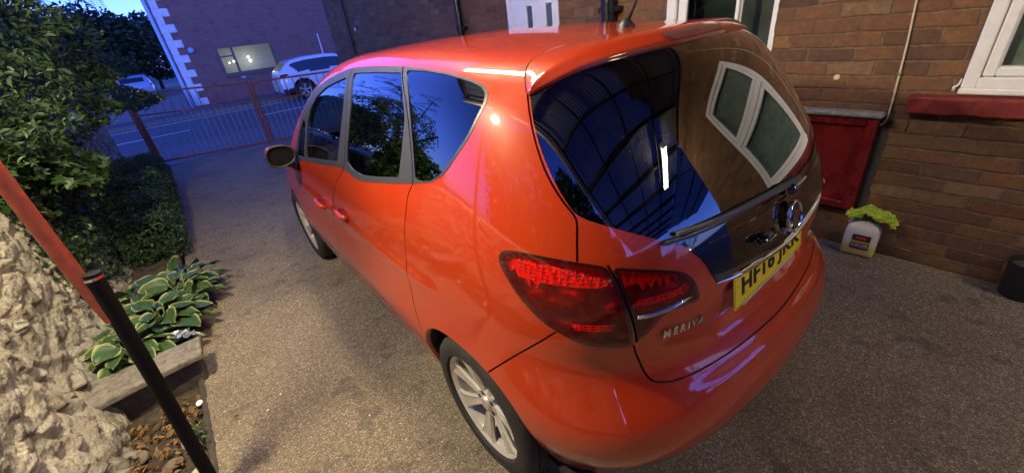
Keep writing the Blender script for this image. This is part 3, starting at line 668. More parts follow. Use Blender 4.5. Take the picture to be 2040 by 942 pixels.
# chrome model name, each letter laid on the skin
lt=MB(); 
tt=textmesh('model_lettering','MERIVA',.034,M['chrome'],.0018,car,1.25,1.5,.0012)
vs=np.array([v.co[:] for v in tt.data.vertices]); vs[:,0]-=(vs[:,0].max()+vs[:,0].min())/2; vs[:,0]*=.142/(vs[:,0].max()-vs[:,0].min()); vs[:,1]-=(vs[:,1].max()+vs[:,1].min())/2; vs[:,1]*=.027/(vs[:,1].max()-vs[:,1].min())
sc0=-.756-vs[:,0]*.86; zc0=.881+vs[:,1]; Q,QN=SN(sc0,zc0); Q=Q+QN*(.005+vs[:,2]-vs[:,2].min())[:,None]
for v,q in zip(tt.data.vertices,Q): v.co=q
# badge: ring, domed disc and raised winged beast outline
bg_=empty('badge'); bg_.parent=car; bg_.location=(.008,-.662,1.030); bg_.rotation_euler=(R(78),0,0)
MB().lathe([(-.004,.050),(.006,.052),(.010,.0495),(.010,.046),(.006,.0435)],(0,0,0),'z',48).build('badge_ring',M['chrome'],bg_,True)
MB().lathe([(.003,.045),(.0055,.030),(.0065,.012),(.0067,.0005)],(0,0,0),'z',48).build('badge_disc',simple('badge_grey',(.10,.11,.13),.15,.8),bg_,True)
gp=[(-.036,-.020),(-.020,-.026),(-.012,-.012),(-.002,-.018),(.010,-.030),(.018,-.026),(.010,-.012),(.022,-.006),(.034,-.012),(.036,-.004),(.024,.006),(.028,.020),(.020,.030),(.006,.034),(.010,.024),(.000,.022),(-.010,.034),(-.022,.030),(-.016,.018),(-.028,.016),(-.020,.004),(-.034,-.004)]
MB().prism(gp,'z',.005,.0105).build('badge_emblem',M['chrome'],bg_)
# lock button and camera button on the black panel
q,qn=SN(np.array([-1.05]),np.array([1.035])); 
MB().box((-.215,-.672,1.022),(-.145,-.645,1.042),0,.006).build('tailgate_handle',M['gloss_black'],car,True,50)
MB().box((-.205,-.676,1.036),(-.155,-.668,1.0395),0,.001).build('handle_strip',M['chrome'],car)
MB().lathe([(-.01,.010),(.002,.010),(.004,.007),(.005,0)],(-.072,-.665,1.012),'y',20).build('reversing_button',M['upvc_grey'],car,True)
bpy.data.objects['reversing_button'].scale=(1,1,1)
# rear wiper
wp=empty('rear_wiper'); wp.parent=car
MB().lathe([(-.012,.017),(.003,.016),(.008,.012),(.010,0)],(0,0,0),'z',24).build('wiper_hub',M['gloss_black'],wp,True)
hub=bpy.data.objects['wiper_hub']; hub.location=(.035,-.640,1.108); hub.rotation_euler=(R(72),0,0)
ws=np.array([(-1.385,1.112),(-1.30,1.118),(-1.20,1.124),(-1.10,1.130),(-1.0,1.134),(-.9,1.137),(-.80,1.139),(-.735,1.141)]); q,qn=SN(ws[:,0],ws[:,1])
def ribbon(Q,QN,wd,h,name,mat,parent):
    V=[];F=[]
    for i,(p,nn,w0) in enumerate(zip(Q,QN,wd)):
        u=np.array([0,0,1.])-nn*nn[2]; u/=np.linalg.norm(u)
        for a,b in ((-1,0),(-.8,.9),(.0,1.0),(.8,.9),(1,0)): V.append(p+u*w0*a+nn*(h*b+.004))
    for i in range(len(Q)-1):
        for k in range(5): F.append((i*5+k,i*5+(k+1)%5,(i+1)*5+(k+1)%5,(i+1)*5+k))
    F+=[tuple(range(5)),tuple(range((len(Q)-1)*5,len(Q)*5))]
    b=MB(); b.v=[tuple(v) for v in V]; b.f=F; b.m=[0]*len(F); return b.build(name,mat,parent,True,40)
wipm=simple('wiper_grey_plastic',(.045,.047,.048),.55)
ribbon(q,qn,np.linspace(.012,.006,8),.014,'wiper_arm',wipm,wp)
ws2=np.array([(x,1.122+.012*(x+1.3)/-.6 if False else 1.128) for x in np.linspace(-1.25,-.70,10)]); q,qn=SN(ws2[:,0],ws2[:,1])
ribbon(q,qn,[.006]*10,.012,'wiper_blade',M['black'],wp)
# door handles
for sd in (1,-1):
    for dn,s0,z0 in (('front',1.50,.812),('rear',1.09,.852)):
        pr=[o for o in car.children if o.name.startswith(dn+'_door')][0 if sd==1 else 1]
        pts=np.array([(s0+.085,z0-.004),(s0+.07,z0),(s0+.03,z0+.002),(s0-.02,z0+.001),(s0-.065,z0-.004),(s0-.085,z0-.010)]); q,qn=SN(pts[:,0],pts[:,1])
        of=np.array([.0,.018,.026,.028,.024,.004])[:,None]; q=(q+qn*of)*np.array([sd,1,1])
        MB().tube(q,[.008,.013,.0145,.015,.0145,.010],10).build('door_handle',RED,pr,True)
        pts=np.array([(s0+.05,z0),(s0-.05,z0)]); a,an=SN(pts[:,0],pts[:,1]); cc=a.mean(0); nn=an.mean(0); V=[tuple((cc+nn*.0015)*np.array([sd,1,1]))];F=[]
        for k in range(24):
            t=2*math.pi*k/24; qq,_=SN(np.array([s0+.005+.055*math.cos(t)]),np.array([z0+.036*math.sin(t)])); V.append(tuple((qq[0]+nn*.0015)*np.array([sd,1,1])))
        for k in range(24): F.append((0,1+k,1+(k+1)%24))
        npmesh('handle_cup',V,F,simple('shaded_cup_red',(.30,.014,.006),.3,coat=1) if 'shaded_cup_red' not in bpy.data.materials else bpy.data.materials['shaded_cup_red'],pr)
# mirrors
for sd in (1,-1):
    mr=empty('door_mirror'); mr.parent=car
    def ell(a,ry,rz,rx,c,n=20,front=True):
        V=[];F=[]
        return V,F
    V=[];F=[]; nu,nv=24,12; cx_,cy_,cz_=-.955,1.97,1.075
    for i in range(nv+1):
        t=math.pi/2*i/nv
        for k in range(nu):
            u=2*math.pi*k/nu; cxn=math.copysign(abs(math.cos(u))**.75,math.cos(u)); szn=math.copysign(abs(math.sin(u))**.85,math.sin(u))
            x=cx_-.088*cxn*math.cos(t)**.6-.008*math.sin(t); z=cz_+.070*szn*math.cos(t)**.6*(1+.12*cxn); y=cy_+.105*math.sin(t)
            V.append((x*sd,y,z))
    for i in range(nv):
        for k in range(nu): F.append((i*nu+k,i*nu+(k+1)%nu,(i+1)*nu+(k+1)%nu,(i+1)*nu+k))
    npmesh('mirror_cap',V,F,RED,mr,smooth=True)
    V=[];F=[]
    for sc2,yo in ((1.0,-.001),(1.03,-.014),(.97,-.024),(.88,-.020),(.86,-.008)):
        for k in range(nu):
            u=2*math.pi*k/nu; cxn=math.copysign(abs(math.cos(u))**.75,math.cos(u)); szn=math.copysign(abs(math.sin(u))**.85,math.sin(u))
            V.append(((cx_-.088*cxn*sc2)*sd,cy_+yo,cz_+.070*szn*sc2*(1+.12*cxn)))
    for i in range(4):
        for k in range(nu): F.append((i*nu+k,i*nu+(k+1)%nu,(i+1)*nu+(k+1)%nu,(i+1)*nu+k))
    npmesh('mirror_housing',V,F,M['black'],mr,smooth=True)
    V=[(p[0],p[1]+.0,p[2]) for p in V[4*nu:5*nu]]; npmesh('mirror_glass',V,[tuple(range(nu))],simple('mirror_glass',(.006,.006,.007),.4,0,spec=.15) if 'mirror_glass' not in bpy.data.materials else bpy.data.materials['mirror_glass'],mr)
    MB().tube([(-.93*sd,2.02,1.01),(-.90*sd,2.03,.985),(-.855*sd,2.04,.95)],[.018,.022,.03],10).build('mirror_arm',M['black'],mr,True)
# wheels
def wheel(name,loc,sd,parent,r=.317,wd=.205,rim=.229,spokes=7,mrim=None):
    e=empty(name,loc); e.parent=parent; mrim=mrim or M['alloy']; o=-sd  # outward x direction
    h=wd/2
    tp=[(o*(h-.028),rim-.004),(o*(h-.006),rim+.008),(o*(h),rim+.035),(o*(h-.003),r-.035),(o*(h-.014),r-.012),(o*(h-.035),r)]
    gro=[]
    for k in range(4):
        a=h-.045-k*.042; gro+=[(o*a,r),(o*(a-.001),r-.007),(o*(a-.009),r-.007),(o*(a-.010),r)]
    tp+=gro+[(o*-(h-.03),r),(o*-(h),r-.03),(o*-h,rim)]
    MB().lathe(tp,ax='x',n=72).build('tyre',M['tyre'],e,True,35)
    b=MB(); b.lathe([(o*(h-.030),rim-.012),(o*(h-.022),rim-.004),(o*(h-.018),rim+.001),(o*(h-.024),rim+.001),(o*(h-.028),rim-.008),(o*(h-.034),rim-.016),(o*(h-.07),rim-.022),(o*(-h+.02),rim-.03)],ax='x',n=72); b.build('rim',mrim,e,True,40)
    b=MB()
    for k in range(spokes):
        a0=2*math.pi*(k+.35)/spokes; V=[]
        for rr,hw,xx,tk in ((.035,.020,h-.050,.03),(.075,.022,h-.044,.026),(.13,.029,h-.036,.022),(.18,.040,h-.029,.02),(rim-.010,.060,h-.025,.012)):
            rr*= (rim/.222 if rr<.2 else 1)
            for wv_,dd in ((-1,.010),(-.72,.0),(.25,.006),(.72,.0),(1,.010)):
                c_=math.cos(a0);s_=math.sin(a0); y=rr*c_-wv_*hw*s_; z=rr*s_+wv_*hw*c_; V.append((o*(xx-dd),y,z))
            for wv_ in (1,-1):
                c_=math.cos(a0);s_=math.sin(a0); y=rr*c_-wv_*hw*.8*s_; z=rr*s_+wv_*hw*.8*c_; V.append((o*(xx-tk),y,z))
        F=[(i*7+k2,i*7+(k2+1)%7,(i+1)*7+(k2+1)%7,(i+1)*7+k2) for i in range(4) for k2 in range(7)]+[tuple(range(7)),tuple(28+q for q in range(7))]
        b.add(V,F)
    b.lathe([(o*(h-.085),.066),(o*(h-.052),.064),(o*(h-.045),.056),(o*(h-.046),.034),(o*(h-.038),.031),(o*(h-.034),.026),(o*(h-.033),0.001)],ax='x',n=40)
    b.build('spokes',mrim,e,True,35)
    for k in range(5):
        a=2*math.pi*k/5
        if k==0: n0=MB().lathe([(o*(h-.047),.010),(o*(h-.0430),.0105),(o*(h-.0432),.001)],(0,0,0),'x',12).build('wheel_nut',M['steel_dark'],e,True,40); q_=n0
        else: q_=n0.copy(); COL.objects.link(q_); q_.parent=e
        q_.location=(0,.049*math.cos(a),.049*math.sin(a))
    MB().lathe([(o*(h-.12),.15),(o*(h-.115),.15),(o*(h-.115),.04)],ax='x',n=40).build('brake_disc',simple('brake_disc_steel',(.16,.15,.14),.5,.8) if 'brake_disc_steel' not in bpy.data.materials else bpy.data.materials['brake_disc_steel'],e,True,40)
    MB().lathe([(o*(h-.13),.21),(o*(h-.125),.21),(o*(h-.125),.001)],ax='x',n=40).build('wheel_back',M['seal'],e,True,40)
    return e
for sd in (1,-1):
    for y in (0.012,2.644): wheel('wheel',(-sd*.786,y,.317),sd,car)
# cabin
b=MB(); b.box((-.80,-.45,.22),(.80,3.2,.26)); b.box((-.62,-.50,.26),(.62,-.25,.55)); b.build('floor_pan',M['lining'],car)
MB().box((-.70,1.95,.60),(.70,2.35,1.0),0,.06).build('dashboard',M['lining'],car)
b=MB(); b.lathe([(0,0)]*0+[(-.0,.17),(.012,.185),(.0,.20),(-.012,.185),(-.0,.17)],(0,0,0),'z',32); b.box((-.17,-.02,-.008),(.17,.02,.008)); b.box((-.05,-.05,-.01),(.05,.05,.012),0,.01)
o=b.build('steering_wheel',M['black'],car,True,50); o.location=(.36,1.80,.98); o.rotation_euler=(R(65),0,0)
for x in (-.36,.36):
    s_=empty('front_seat',(x,1.05,.26)); s_.parent=car
    MB().box((-.25,-.05,.15),(.25,.48,.33),0,.05).build('seat_cushion',M['seat'],s_,True,60)
    o=MB().box((-.24,-.06,0),(.24,.06,.62),0,.05).build('seat_back',M['seat'],s_,True,60); o.location=(0,-.05,.27); o.rotation_euler=(R(14),0,0)
    o=MB().box((-.13,-.05,0),(.13,.05,.20),0,.04).build('headrest',M['seat'],s_,True,60); o.location=(0,-.23,.93); o.rotation_euler=(R(10),0,0)
s_=empty('rear_seat',(0,.28,.26)); s_.parent=car
MB().box((-.62,-.05,.15),(.62,.42,.33),0,.05).build('seat_cushion',M['seat'],s_,True,60)
o=MB().box((-.62,-.06,0),(.62,.06,.60),0,.05).build('seat_back',M['seat'],s_,True,60); o.location=(0,-.08,.27); o.rotation_euler=(R(14),0,0)
for x in (-.4,0,.4):
    o=MB().box((-.12,-.04,0),(.12,.04,.17),0,.03).build('headrest',M['seat'],s_,True,60); o.location=(x,-.25,.86)

# ================================================================ the place
# ---- drive, pavement, road
def gravel():
    m=NT('bound_gravel'); c=m.co('Object'); 
    v=m.n('TexVoronoi'); m.l(c,v.inputs['Vector']); v.inputs['Scale'].default_value=150
    v2=m.n('TexVoronoi',feature='DISTANCE_TO_EDGE'); m.l(c,v2.inputs['Vector']); v2.inputs['Scale'].default_value=150
    n=m.noise(c,1.1,6,.62,.3); n2=m.noise(c,7,5,.6); n3=m.noise(c,420,2,.5)
    sp=m.n('SeparateColor'); m.l(v.outputs['Color'],sp.inputs[0])
    stone=m.ramp(sp.outputs[0],[(0,(.18,.148,.105)),(.3,(.25,.205,.14)),(.55,(.315,.26,.175)),(.8,(.385,.325,.22)),(.95,(.47,.41,.30)),(1,(.64,.58,.47))])
    stone=m.mix(m.ramp(v2.outputs['Distance'],[(0,.25),(.12,1)]),(.065,.055,.04),stone)
    worn=m.mix(m.ramp(n,[(.48,0),(.66,.65)]),stone,m.mix(1.0,stone,(.56,.54,.53),'MULTIPLY'))
    blot=m.math('MULTIPLY',m.ramp(n2,[(.575,0),(.62,1)]),m.ramp(m.noise(c,.9,3),[(.44,0),(.52,1)]))
    worn=m.mix(m.math('MULTIPLY',blot,.42),worn,(.060,.052,.050))
    m.set(Base_Color=worn,Roughness=.85)
    h=m.math('ADD',m.math('MULTIPLY',m.ramp(v2.outputs['Distance'],[(0,0),(.35,1)]),.6),m.math('MULTIPLY',sp.outputs[1],.6)); h=m.math('ADD',h,m.math('MULTIPLY',n3,.2))
    m.set(Normal=m.bump(h,.8,.005)); return m.mat
def asphalt(name,a,b):
    m=NT(name); c=m.co(); n=m.noise(c,1.3,6,.6); v=m.n('TexVoronoi'); m.l(c,v.inputs[0]); v.inputs['Scale'].default_value=90
    m.set(Base_Color=m.mix(v.outputs['Distance'],m.ramp(n,[(.3,a),(.7,b)]),tuple(x*1.6 for x in b)),Roughness=.75,Normal=m.bump(v.outputs['Distance'],.6,.004)); return m.mat
def grid_sheet(name,x0,x1,y0,y1,z,mat,st=.1,amp=.004):
    xs=np.arange(x0,x1+st/2,st); ys=np.arange(y0,y1+st/2,st); gx,gy=np.meshgrid(xs,ys); gz=z+amp*(np.sin(gx*1.7+gy*.9)+np.sin(gx*.8-gy*1.3+1))
    V=np.stack([gx.ravel(),gy.ravel(),gz.ravel()],1); nx=len(xs); F=[(j*nx+i,j*nx+i+1,(j+1)*nx+i+1,(j+1)*nx+i) for j in range(len(ys)-1) for i in range(nx-1)]
    o=npmesh(name,V,F,mat,smooth=True); o['kind']='structure'; return o
grav=gravel()
o=grid_sheet('driveway',-1.86,2.0,-8,9.1,-.006,grav,.2,.003)
gnd=simple('earth_ground',(.06,.05,.035),.95,var=.4,scale=3,bump=.4)
o=MB().box((-200,-120,-.6),(200,320,-.16)).build('ground',gnd); o['kind']='structure'
o=MB().box((-60,-30,-.16),(-1.86,9.1,-.05)).build('garden_ground',gnd); o['kind']='structure'
o=MB().box((1.95,-30,-.16),(60,9.1,-.06)).build('yard_ground',gnd); o['kind']='structure'
pav=asphalt('pavement_tarmac',(.06,.058,.06),(.10,.098,.10)); road=asphalt('road_tarmac',(.045,.045,.05),(.075,.075,.08))
o=MB().box((-60,9.1,-.16),(60,11.5,-.012)).build('near_pavement',pav); o['kind']='structure'
o=MB().box((-60,11.62,-.2),(60,18.2,-.11)).build('road',road); o['kind']='structure'
o=MB().box((-60,11.5,-.2),(60,11.62,0)).build('near_kerb',M['concrete']); o['kind']='structure'
o=MB().box((-60,18.2,-.2),(60,18.34,.01)).build('far_kerb',M['concrete']); o['kind']='structure'
o=MB().box((-60,18.34,-.16),(60,60,-.005)).build('far_pavement',pav); o['kind']='structure'
wl=simple('worn_road_paint',(.62,.64,.66),.6,var=.25,scale=5)
b=MB()
for k in range(-9,9): b.box((k*4.2+.6,14.85,-.1095),(k*4.2+2.9,14.97,-.106))
o=b.build('lane_marking',wl); o['kind']='structure'
b=MB(); b.box((-60,17.75,-.1095),(60,17.85,-.106)); o=b.build('edge_marking',wl); o['kind']='structure'
# ---- our house wall at x = 1.95
WX=1.95
def wall_with_holes(name,x0,x1,y0,y1,z0,z1,holes,mat,parent):
    ys=sorted({y0,y1,*[h[0] for h in holes],*[h[1] for h in holes]}); zs=sorted({z0,z1,*[h[2] for h in holes],*[h[3] for h in holes]})
    V=[];F=[];idx={}
    solid=lambda i,j: 0<=i<len(ys)-1 and 0<=j<len(zs)-1 and not any(h[0]<=ys[i]<h[1] and h[2]<=zs[j]<h[3] for h in holes)
    def vt(x,y,z):
        k=(x,y,z)
        if k not in idx: idx[k]=len(V); V.append(k)
        return idx[k]
    for i in range(len(ys)-1):
        for j in range(len(zs)-1):
            if not solid(i,j): continue
            a,b_,c,d=ys[i],ys[i+1],zs[j],zs[j+1]
            F.append((vt(x0,a,c),vt(x0,a,d),vt(x0,b_,d),vt(x0,b_,c))); F.append((vt(x1,a,c),vt(x1,b_,c),vt(x1,b_,d),vt(x1,a,d)))
            if not solid(i-1,j): F.append((vt(x0,a,c),vt(x1,a,c),vt(x1,a,d),vt(x0,a,d)))
            if not solid(i+1,j): F.append((vt(x0,b_,c),vt(x0,b_,d),vt(x1,b_,d),vt(x1,b_,c)))
            if not solid(i,j-1): F.append((vt(x0,a,c),vt(x0,b_,c),vt(x1,b_,c),vt(x1,a,c)))
            if not solid(i,j+1): F.append((vt(x0,a,d),vt(x1,a,d),vt(x1,b_,d),vt(x0,b_,d)))
    return npmesh(name,V,F,mat,parent)
house=empty('brick_house',(0,0,0)); tag(house,'red brick house wall with white window and doors beside the red car','house')
W1=(-1.80,-.765,1.04,2.42); DR=(2.225,3.045,.0,2.06); PD=(.225,1.03,.02,2.20)
wall_with_holes('wall',WX,WX+.24,-3.0,9.4,-.1,5.6,[W1,DR,PD],M['brick'],house)
MB().box((WX+.24,-3.0,-.1),(WX+5,-2.8,5.6)).build('wall',M['brick'],house); MB().box((WX+.24,9.18,-.1),(WX+5,9.4,5.6)).build('wall',M['brick'],house)
MB().box((WX-.15,-3.2,5.6),(WX+5.2,9.6,5.75)).build('roof',M['roofslate'],house)
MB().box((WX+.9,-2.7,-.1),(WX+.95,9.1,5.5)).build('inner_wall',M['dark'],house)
def frame_bars(b,x0,x1,y0,y1,z0,z1,wy,wz,bev=.006):
    b.box((x0,y0,z0),(x1,y0+wy,z1),0,bev); b.box((x0,y1-wy,z0),(x1,y1,z1),0,bev); b.box((x0+.001,y0+wy-.002,z0),(x1-.001,y1-wy+.002,z0+wz),0,bev); b.box((x0+.001,y0+wy-.002,z1-wz),(x1-.001,y1-wy+.002,z1),0,bev)
# window with red sill
wd=empty('window'); wd.parent=house; wd['label']='white framed casement window over the red sill'
y0,y1,z0,z1=W1
b=MB(); frame_bars(b,WX-.012,WX+.055,y0+.004,y1-.004,z0+.03,z1-.004,.058,.058); b.box((WX-.011,y0+.05,1.80),(WX+.05,y1-.05,1.865),0,.006); b.build('window_frame',M['upvc'],wd)
for za,zb in ((z0+.09,1.798),(1.867,z1-.066)):
    b=MB(); frame_bars(b,WX-.004,WX+.045,y0+.066,y1-.066,za,zb,.048,.048,.008); b.build('sash',M['upvc'],wd)
    b=MB(); frame_bars(b,WX+.006,WX+.03,y0+.113,y1-.113,za+.047,zb-.047,.006,.006,0); b.build('gasket',M['upvc_grey'],wd)
    MB().box((WX+.020,y0+.116,za+.05),(WX+.026,y1-.116,zb-.05)).build('pane',M['panes'],wd)
MB().box((WX-.02,y0+.002,z0+.001),(WX+.06,y1-.002,z0+.032),0,.006).build('cill_bead',M['upvc'],wd)
MB().box((WX+.075,y0+.01,z0+.01),(WX+.08,y1-.01,z1-.01)).build('net_curtain',M['curtain'],wd)
sl_=MB()
ysn=np.linspace(-1.98,-.585,40); V=[];F=[]
for i,y in enumerate(ysn):
    jt=rng.normal(0,.0022,4); 
    for px_,pz in ((WX+.05,1.038),(WX-.058+jt[0],1.028+jt[1]*.5),(WX-.066+jt[0],1.018),(WX-.064+jt[2],.945+jt[3]),(WX-.055,.936+jt[3]*1.6),(WX+.05,.936)): V.append((px_,y,pz))
for i in range(39):
    for k in range(6): F.append((i*6+k,i*6+(k+1)%6,(i+1)*6+(k+1)%6,(i+1)*6+k))
F+=[tuple(range(6)),tuple(39*6+k for k in range(6))]
sl_.v=V; sl_.f=F; sl_.m=[0]*len(F); sl_.build('sill',M['red_sill'],wd)
# sealant squiggle by the sash
MB().tube([(WX-.004,-.748,1.055),(WX-.008,-.745,1.075),(WX-.004,-.760,1.09),(WX-.004,-.763,1.12)],[.006,.007,.005,.003],6).build('sealant',M['upvc'],wd,True)
# white door with two slots
dr=empty('front_door'); dr.parent=house; dr['label']='white panelled door with two small slot windows'
y0,y1,z0,z1=DR
b=MB(); b.box((WX-.006,y0+.003,z0),(WX+.06,y0+.065,z1)); b.box((WX-.006,y1-.065,z0),(WX+.06,y1-.003,z1)); b.box((WX-.005,y0+.06,z1-.065),(WX+.06,y1-.06,z1-.003)); b.build('door_frame',M['upvc'],dr)
wall_with_holes('door_leaf',WX+.012,WX+.055,y0+.069,y1-.069,z0+.02,z1-.069,[(2.335,2.425,1.28,1.79),(2.635,2.725,1.28,1.79)],M['upvc'],dr)
for ya in (2.335,2.635):
    MB().prism([(ya,1.28),(ya+.09,1.28),(ya+.09,1.775),(ya,1.79)],'x',WX+.022,WX+.03).build('slot_pane',simple('blue_grey_obscure_glass',(.06,.09,.12),.25,coat=.5) if 'blue_grey_obscure_glass' not in bpy.data.materials else bpy.data.materials['blue_grey_obscure_glass'],dr)
    b=MB(); frame_bars(b,WX+.006,WX+.016,ya-.016,ya+.106,1.264,1.806,.017,.017,.003); b.build('slot_frame',M['upvc'],dr)
MB().box((WX-.02,y0+.10,.98),(WX+.012,y0+.13,1.10),0,.006).build('handle',M['chrome'],dr)
# glazed door beside it
pd=empty('glazed_door'); pd.parent=house; pd['label']='white framed glazed door standing behind the car roof'
y0,y1,z0,z1=PD
b=MB(); b.box((WX-.01,y1-.085,z0),(WX+.06,y1-.003,z1),0,.008); b.box((WX-.009,y0+.02,z1-.08),(WX+.06,y1-.08,z1-.003),0,.008); b.box((WX+.10,y0+.003,z0),(WX+.16,y0+.05,z1)); b.build('door_frame',M['upvc'],pd)
b=MB(); b.box((WX+.012,y1-.165,z0+.02),(WX+.05,y1-.092,z1-.09),0,.008); b.box((WX+.012,y1-.56,z0+.02),(WX+.05,y1-.535,z1-.09),0,.006); b.box((WX+.013,y1-.54,z0+.02),(WX+.049,y1-.16,z0+.2)); b.build('door_leaf',M['upvc'],pd)
MB().box((WX+.025,y1-.54,z0+.2),(WX+.031,y1-.16,z1-.09)).build('pane',M['panes'],pd)
MB().box((WX+.034,y1-.575,z0+.02),(WX+.05,y1-.562,z1-.09)).build('grey_stile',M['upvc_grey'],pd)
MB().box((WX+.3,y0-.1,z0),(WX+.31,y1+.1,z1)).build('net_curtain',simple('dark_curtain',(.05,.065,.055),.9,var=.5,scale=5) ,pd)
# rough white filler along the reveal
V=[];F=[]
for i,z in enumerate(np.arange(.9,2.2,.022)):
    q=.008+.010*rng.random(); V+=[(WX-.004,y0+.012,z),(WX-.006,y0-.012-q*.6,z),(WX+.05,y0+.010,z)]
for i in range(len(V)//3-1): F+=[(i*3,i*3+1,i*3+4,i*3+3),(i*3+2,i*3,i*3+3,i*3+5)]
npmesh('filler_bead',V,F,M['upvc'],pd)
MB().box((WX+.002,y0+.001,z0),(WX+.235,y0+.004,1.62)).build('reveal_panel',M['upvc_grey'],pd)
# drain pipes
def pipe(y,r,label,name='drain_pipe',x=None,mat=None):
    e=empty(name,(0,0,0)); tag(e,label,'drain pipe','pipes on the house wall'); x=x or WX-r-.02
    MB().tube([(x,y,0),(x,y,5.3)],r,20).build('pipe',mat or M['black_paint'],e,True,40)
    for z in (.6,1.66,3.2):
        b=MB(); b.lathe([(-.03,r+.001),(-.028,r+.007),(.028,r+.007),(.03,r+.001)],(x,y,z),'z',24); b.box((x-.005,y-r-.045,z-.02),(WX-.001,y+r+.045,z+.02),0,.004); b.build('bracket',mat or M['black_paint'],e,True,40)
    return e
pipe(1.55,.062,'thick black drain pipe on the brick behind the car aerial'); pipe(3.97,.045,'thin black drain pipe on the brick left of the white door')
pipe(8.12,.035,'dark drain pipe near the street corner of the brick house',mat=simple('brown_pipe',(.04,.025,.03),.5))
# small fittings on the wall
o=MB().lathe([(WX-.001,.034),(WX-.010,.032),(WX-.014,.024),(WX-.014,0)][::-1],(0,7.85,1.88),'x',20).build('wall_vent',simple('pale_blue_vent',(.55,.62,.72),.5),None,True,40); tag(o,'small round pale vent high on the far brick wall','vent')
o=MB().lathe([(WX+.001,.017),(WX-.006,.017),(WX-.008,.013),(WX-.005,.008),(WX-.007,.003),(WX-.007,0)],(0,-.205,1.118),'x',20).build('wall_plug',simple('yellowed_plastic',(.62,.56,.34),.5),None,True,40); tag(o,'small round cream screw cap on the brick wall','screw cap')
# cream cable clipped to the wall
e=empty('cable'); tag(e,'thin cream cable running down the brick wall to the red meter box','cable')
cp=[(1.937,-.455,2.9),(1.938,-.46,2.2),(1.935,-.468,1.75),(1.936,-.478,1.52),(1.938,-.497,1.30),(1.936,-.505,1.13),(1.937,-.512,.98),(1.937,-.515,.90),(1.935,-.508,.865),(1.93,-.49,.845)]
MB().tube([tuple(p) for p in np.array(smooth3([np.array(p) for p in cp]))[::2]],.0052,8).build('cable_run',M['cream'],e,True)
for z,y in ((1.14,-.505),(1.9,-.466)): MB().box((1.928,y-.010,z-.006),(1.949,y+.010,z+.008),0,.003).build('cable_clip',simple('green_clip',(.10,.22,.10),.5) if 'green_clip' not in bpy.data.materials else bpy.data.materials['green_clip'],e)
# meter box
e=empty('meter_box'); tag(e,'dark red painted meter box with cement cap low on the brick wall','meter box')
b=MB(); xa=WX-.075
frame_bars(b,xa,WX-.001,-.485,.36,.285,.895,.052,.052,.006); b.build('box_frame',M['red_gloss'],e)
MB().box((xa+.022,-.434,.335),(xa+.032,.309,.845),0,.003).build('box_door',M['red_gloss'],e)
cap=MB(); cap.box((xa-.022,-.505,.897),(WX-.001,.38,.928),0,.010); cap.build('cement_cap',M['cement'],e)
V=[];F=[]
for i,z in enumerate(np.linspace(.27,.93,26)):
    V+=[(WX-.006,-.487,z),(WX-.010,-.505-.006*rng.random(),z),(WX-.0005,-.535-.014*rng.random(),z)]
for i in range(25): F+=[(i*3,i*3+1,i*3+4,i*3+3),(i*3+1,i*3+2,i*3+5,i*3+4)]
npmesh('mortar_edge',V,F,simple('sooty_mortar',(.05,.048,.042),.95,var=.5,scale=40,bump=.6),e)
# ---- jug of cleaner with a wash mitt on top
jug=empty('plastic_jug',(1.865,-.585,0),R(4)); tag(jug,'translucent white plastic jug of yellow liquid standing against the brick wall','jug')
def rr(hx,hy,r,n=6):
    o=[]
    for sx,sy,a0 in ((1,1,0),(-1,1,90),(-1,-1,180),(1,-1,270)):
        for k in range(n+1):
            t=math.radians(a0+90*k/n); o.append((sx*(hx-r)+r*math.cos(t),sy*(hy-r)+r*math.sin(t)))
    return o
def loft(secs,n=None):
    V=[];F=[]; m=len(secs[0][1])
    for z,pl_ in secs: V+=[(p[0],p[1],z) for p in pl_]
    for i in range(len(secs)-1):
        for k in range(m): F.append((i*m+k,i*m+(k+1)%m,(i+1)*m+(k+1)%m,(i+1)*m+k))
    F+=[tuple(range(m))[::-1],tuple(range((len(secs)-1)*m,len(secs)*m))]; return V,F
mj=NT('jug_plastic'); cj=mj.n('TexCoord'); sj=mj.n('SeparateXYZ'); mj.l(cj.outputs['Object'],sj.inputs[0]); nz_=mj.noise(cj.outputs['Object'],14,4)
hz=mj.math('ADD',sj.outputs[2],mj.math('MULTIPLY',nz_,.02))
mj.set(Base_Color=mj.ramp(hz,[(.085,(.66,.60,.17)),(.115,(.62,.63,.58))]),Roughness=.35,Subsurface_Weight=.25,Subsurface_Scale=.02)
secs=[(.0,rr(.048,.080,.02)),(.006,rr(.054,.087,.022)),(.02,rr(.056,.089,.024)),(.17,rr(.056,.089,.024)),(.200,rr(.052,.084,.024)),(.222,rr(.040,.066,.02)),(.236,rr(.030,.040,.018)),(.245,rr(.022,.024,.016))]
V,F=loft(secs); npmesh('jug_body',V,F,mj.mat,jug,smooth=True).data.set_sharp_from_angle(angle=R(50))
MB().lathe([(.243,.021),(.246,.024),(.268,.024),(.272,.021),(.272,0)],(0,-.04,0),'z',24).build('cap',simple('black_cap',(.02,.02,.02),.4),jug,True,40)
MB().tube([(-.0,.02,.23),(0,.045,.262),(0,.075,.25),(0,.082,.21)],.010,8).build('handle',mj.mat,jug,True)
lb=empty('label_sticker'); lb.parent=jug
b=MB(); b.box((-.0585,-.055,.055),(-.0565,.042,.158)); b.build('label_panel',simple('dark_label',(.035,.020,.025),.35,coat=.3),lb)
b=MB(); b.box((-.0592,-.032,.128),(-.0586,.022,.144)); b.build('label_red_oval',simple('label_red',(.55,.03,.03),.4),lb)
b=MB(); b.box((-.0592,-.055,.104),(-.0586,.042,.112)); b.build('label_yellow_band',simple('label_yellow',(.6,.5,.05),.4),lb)
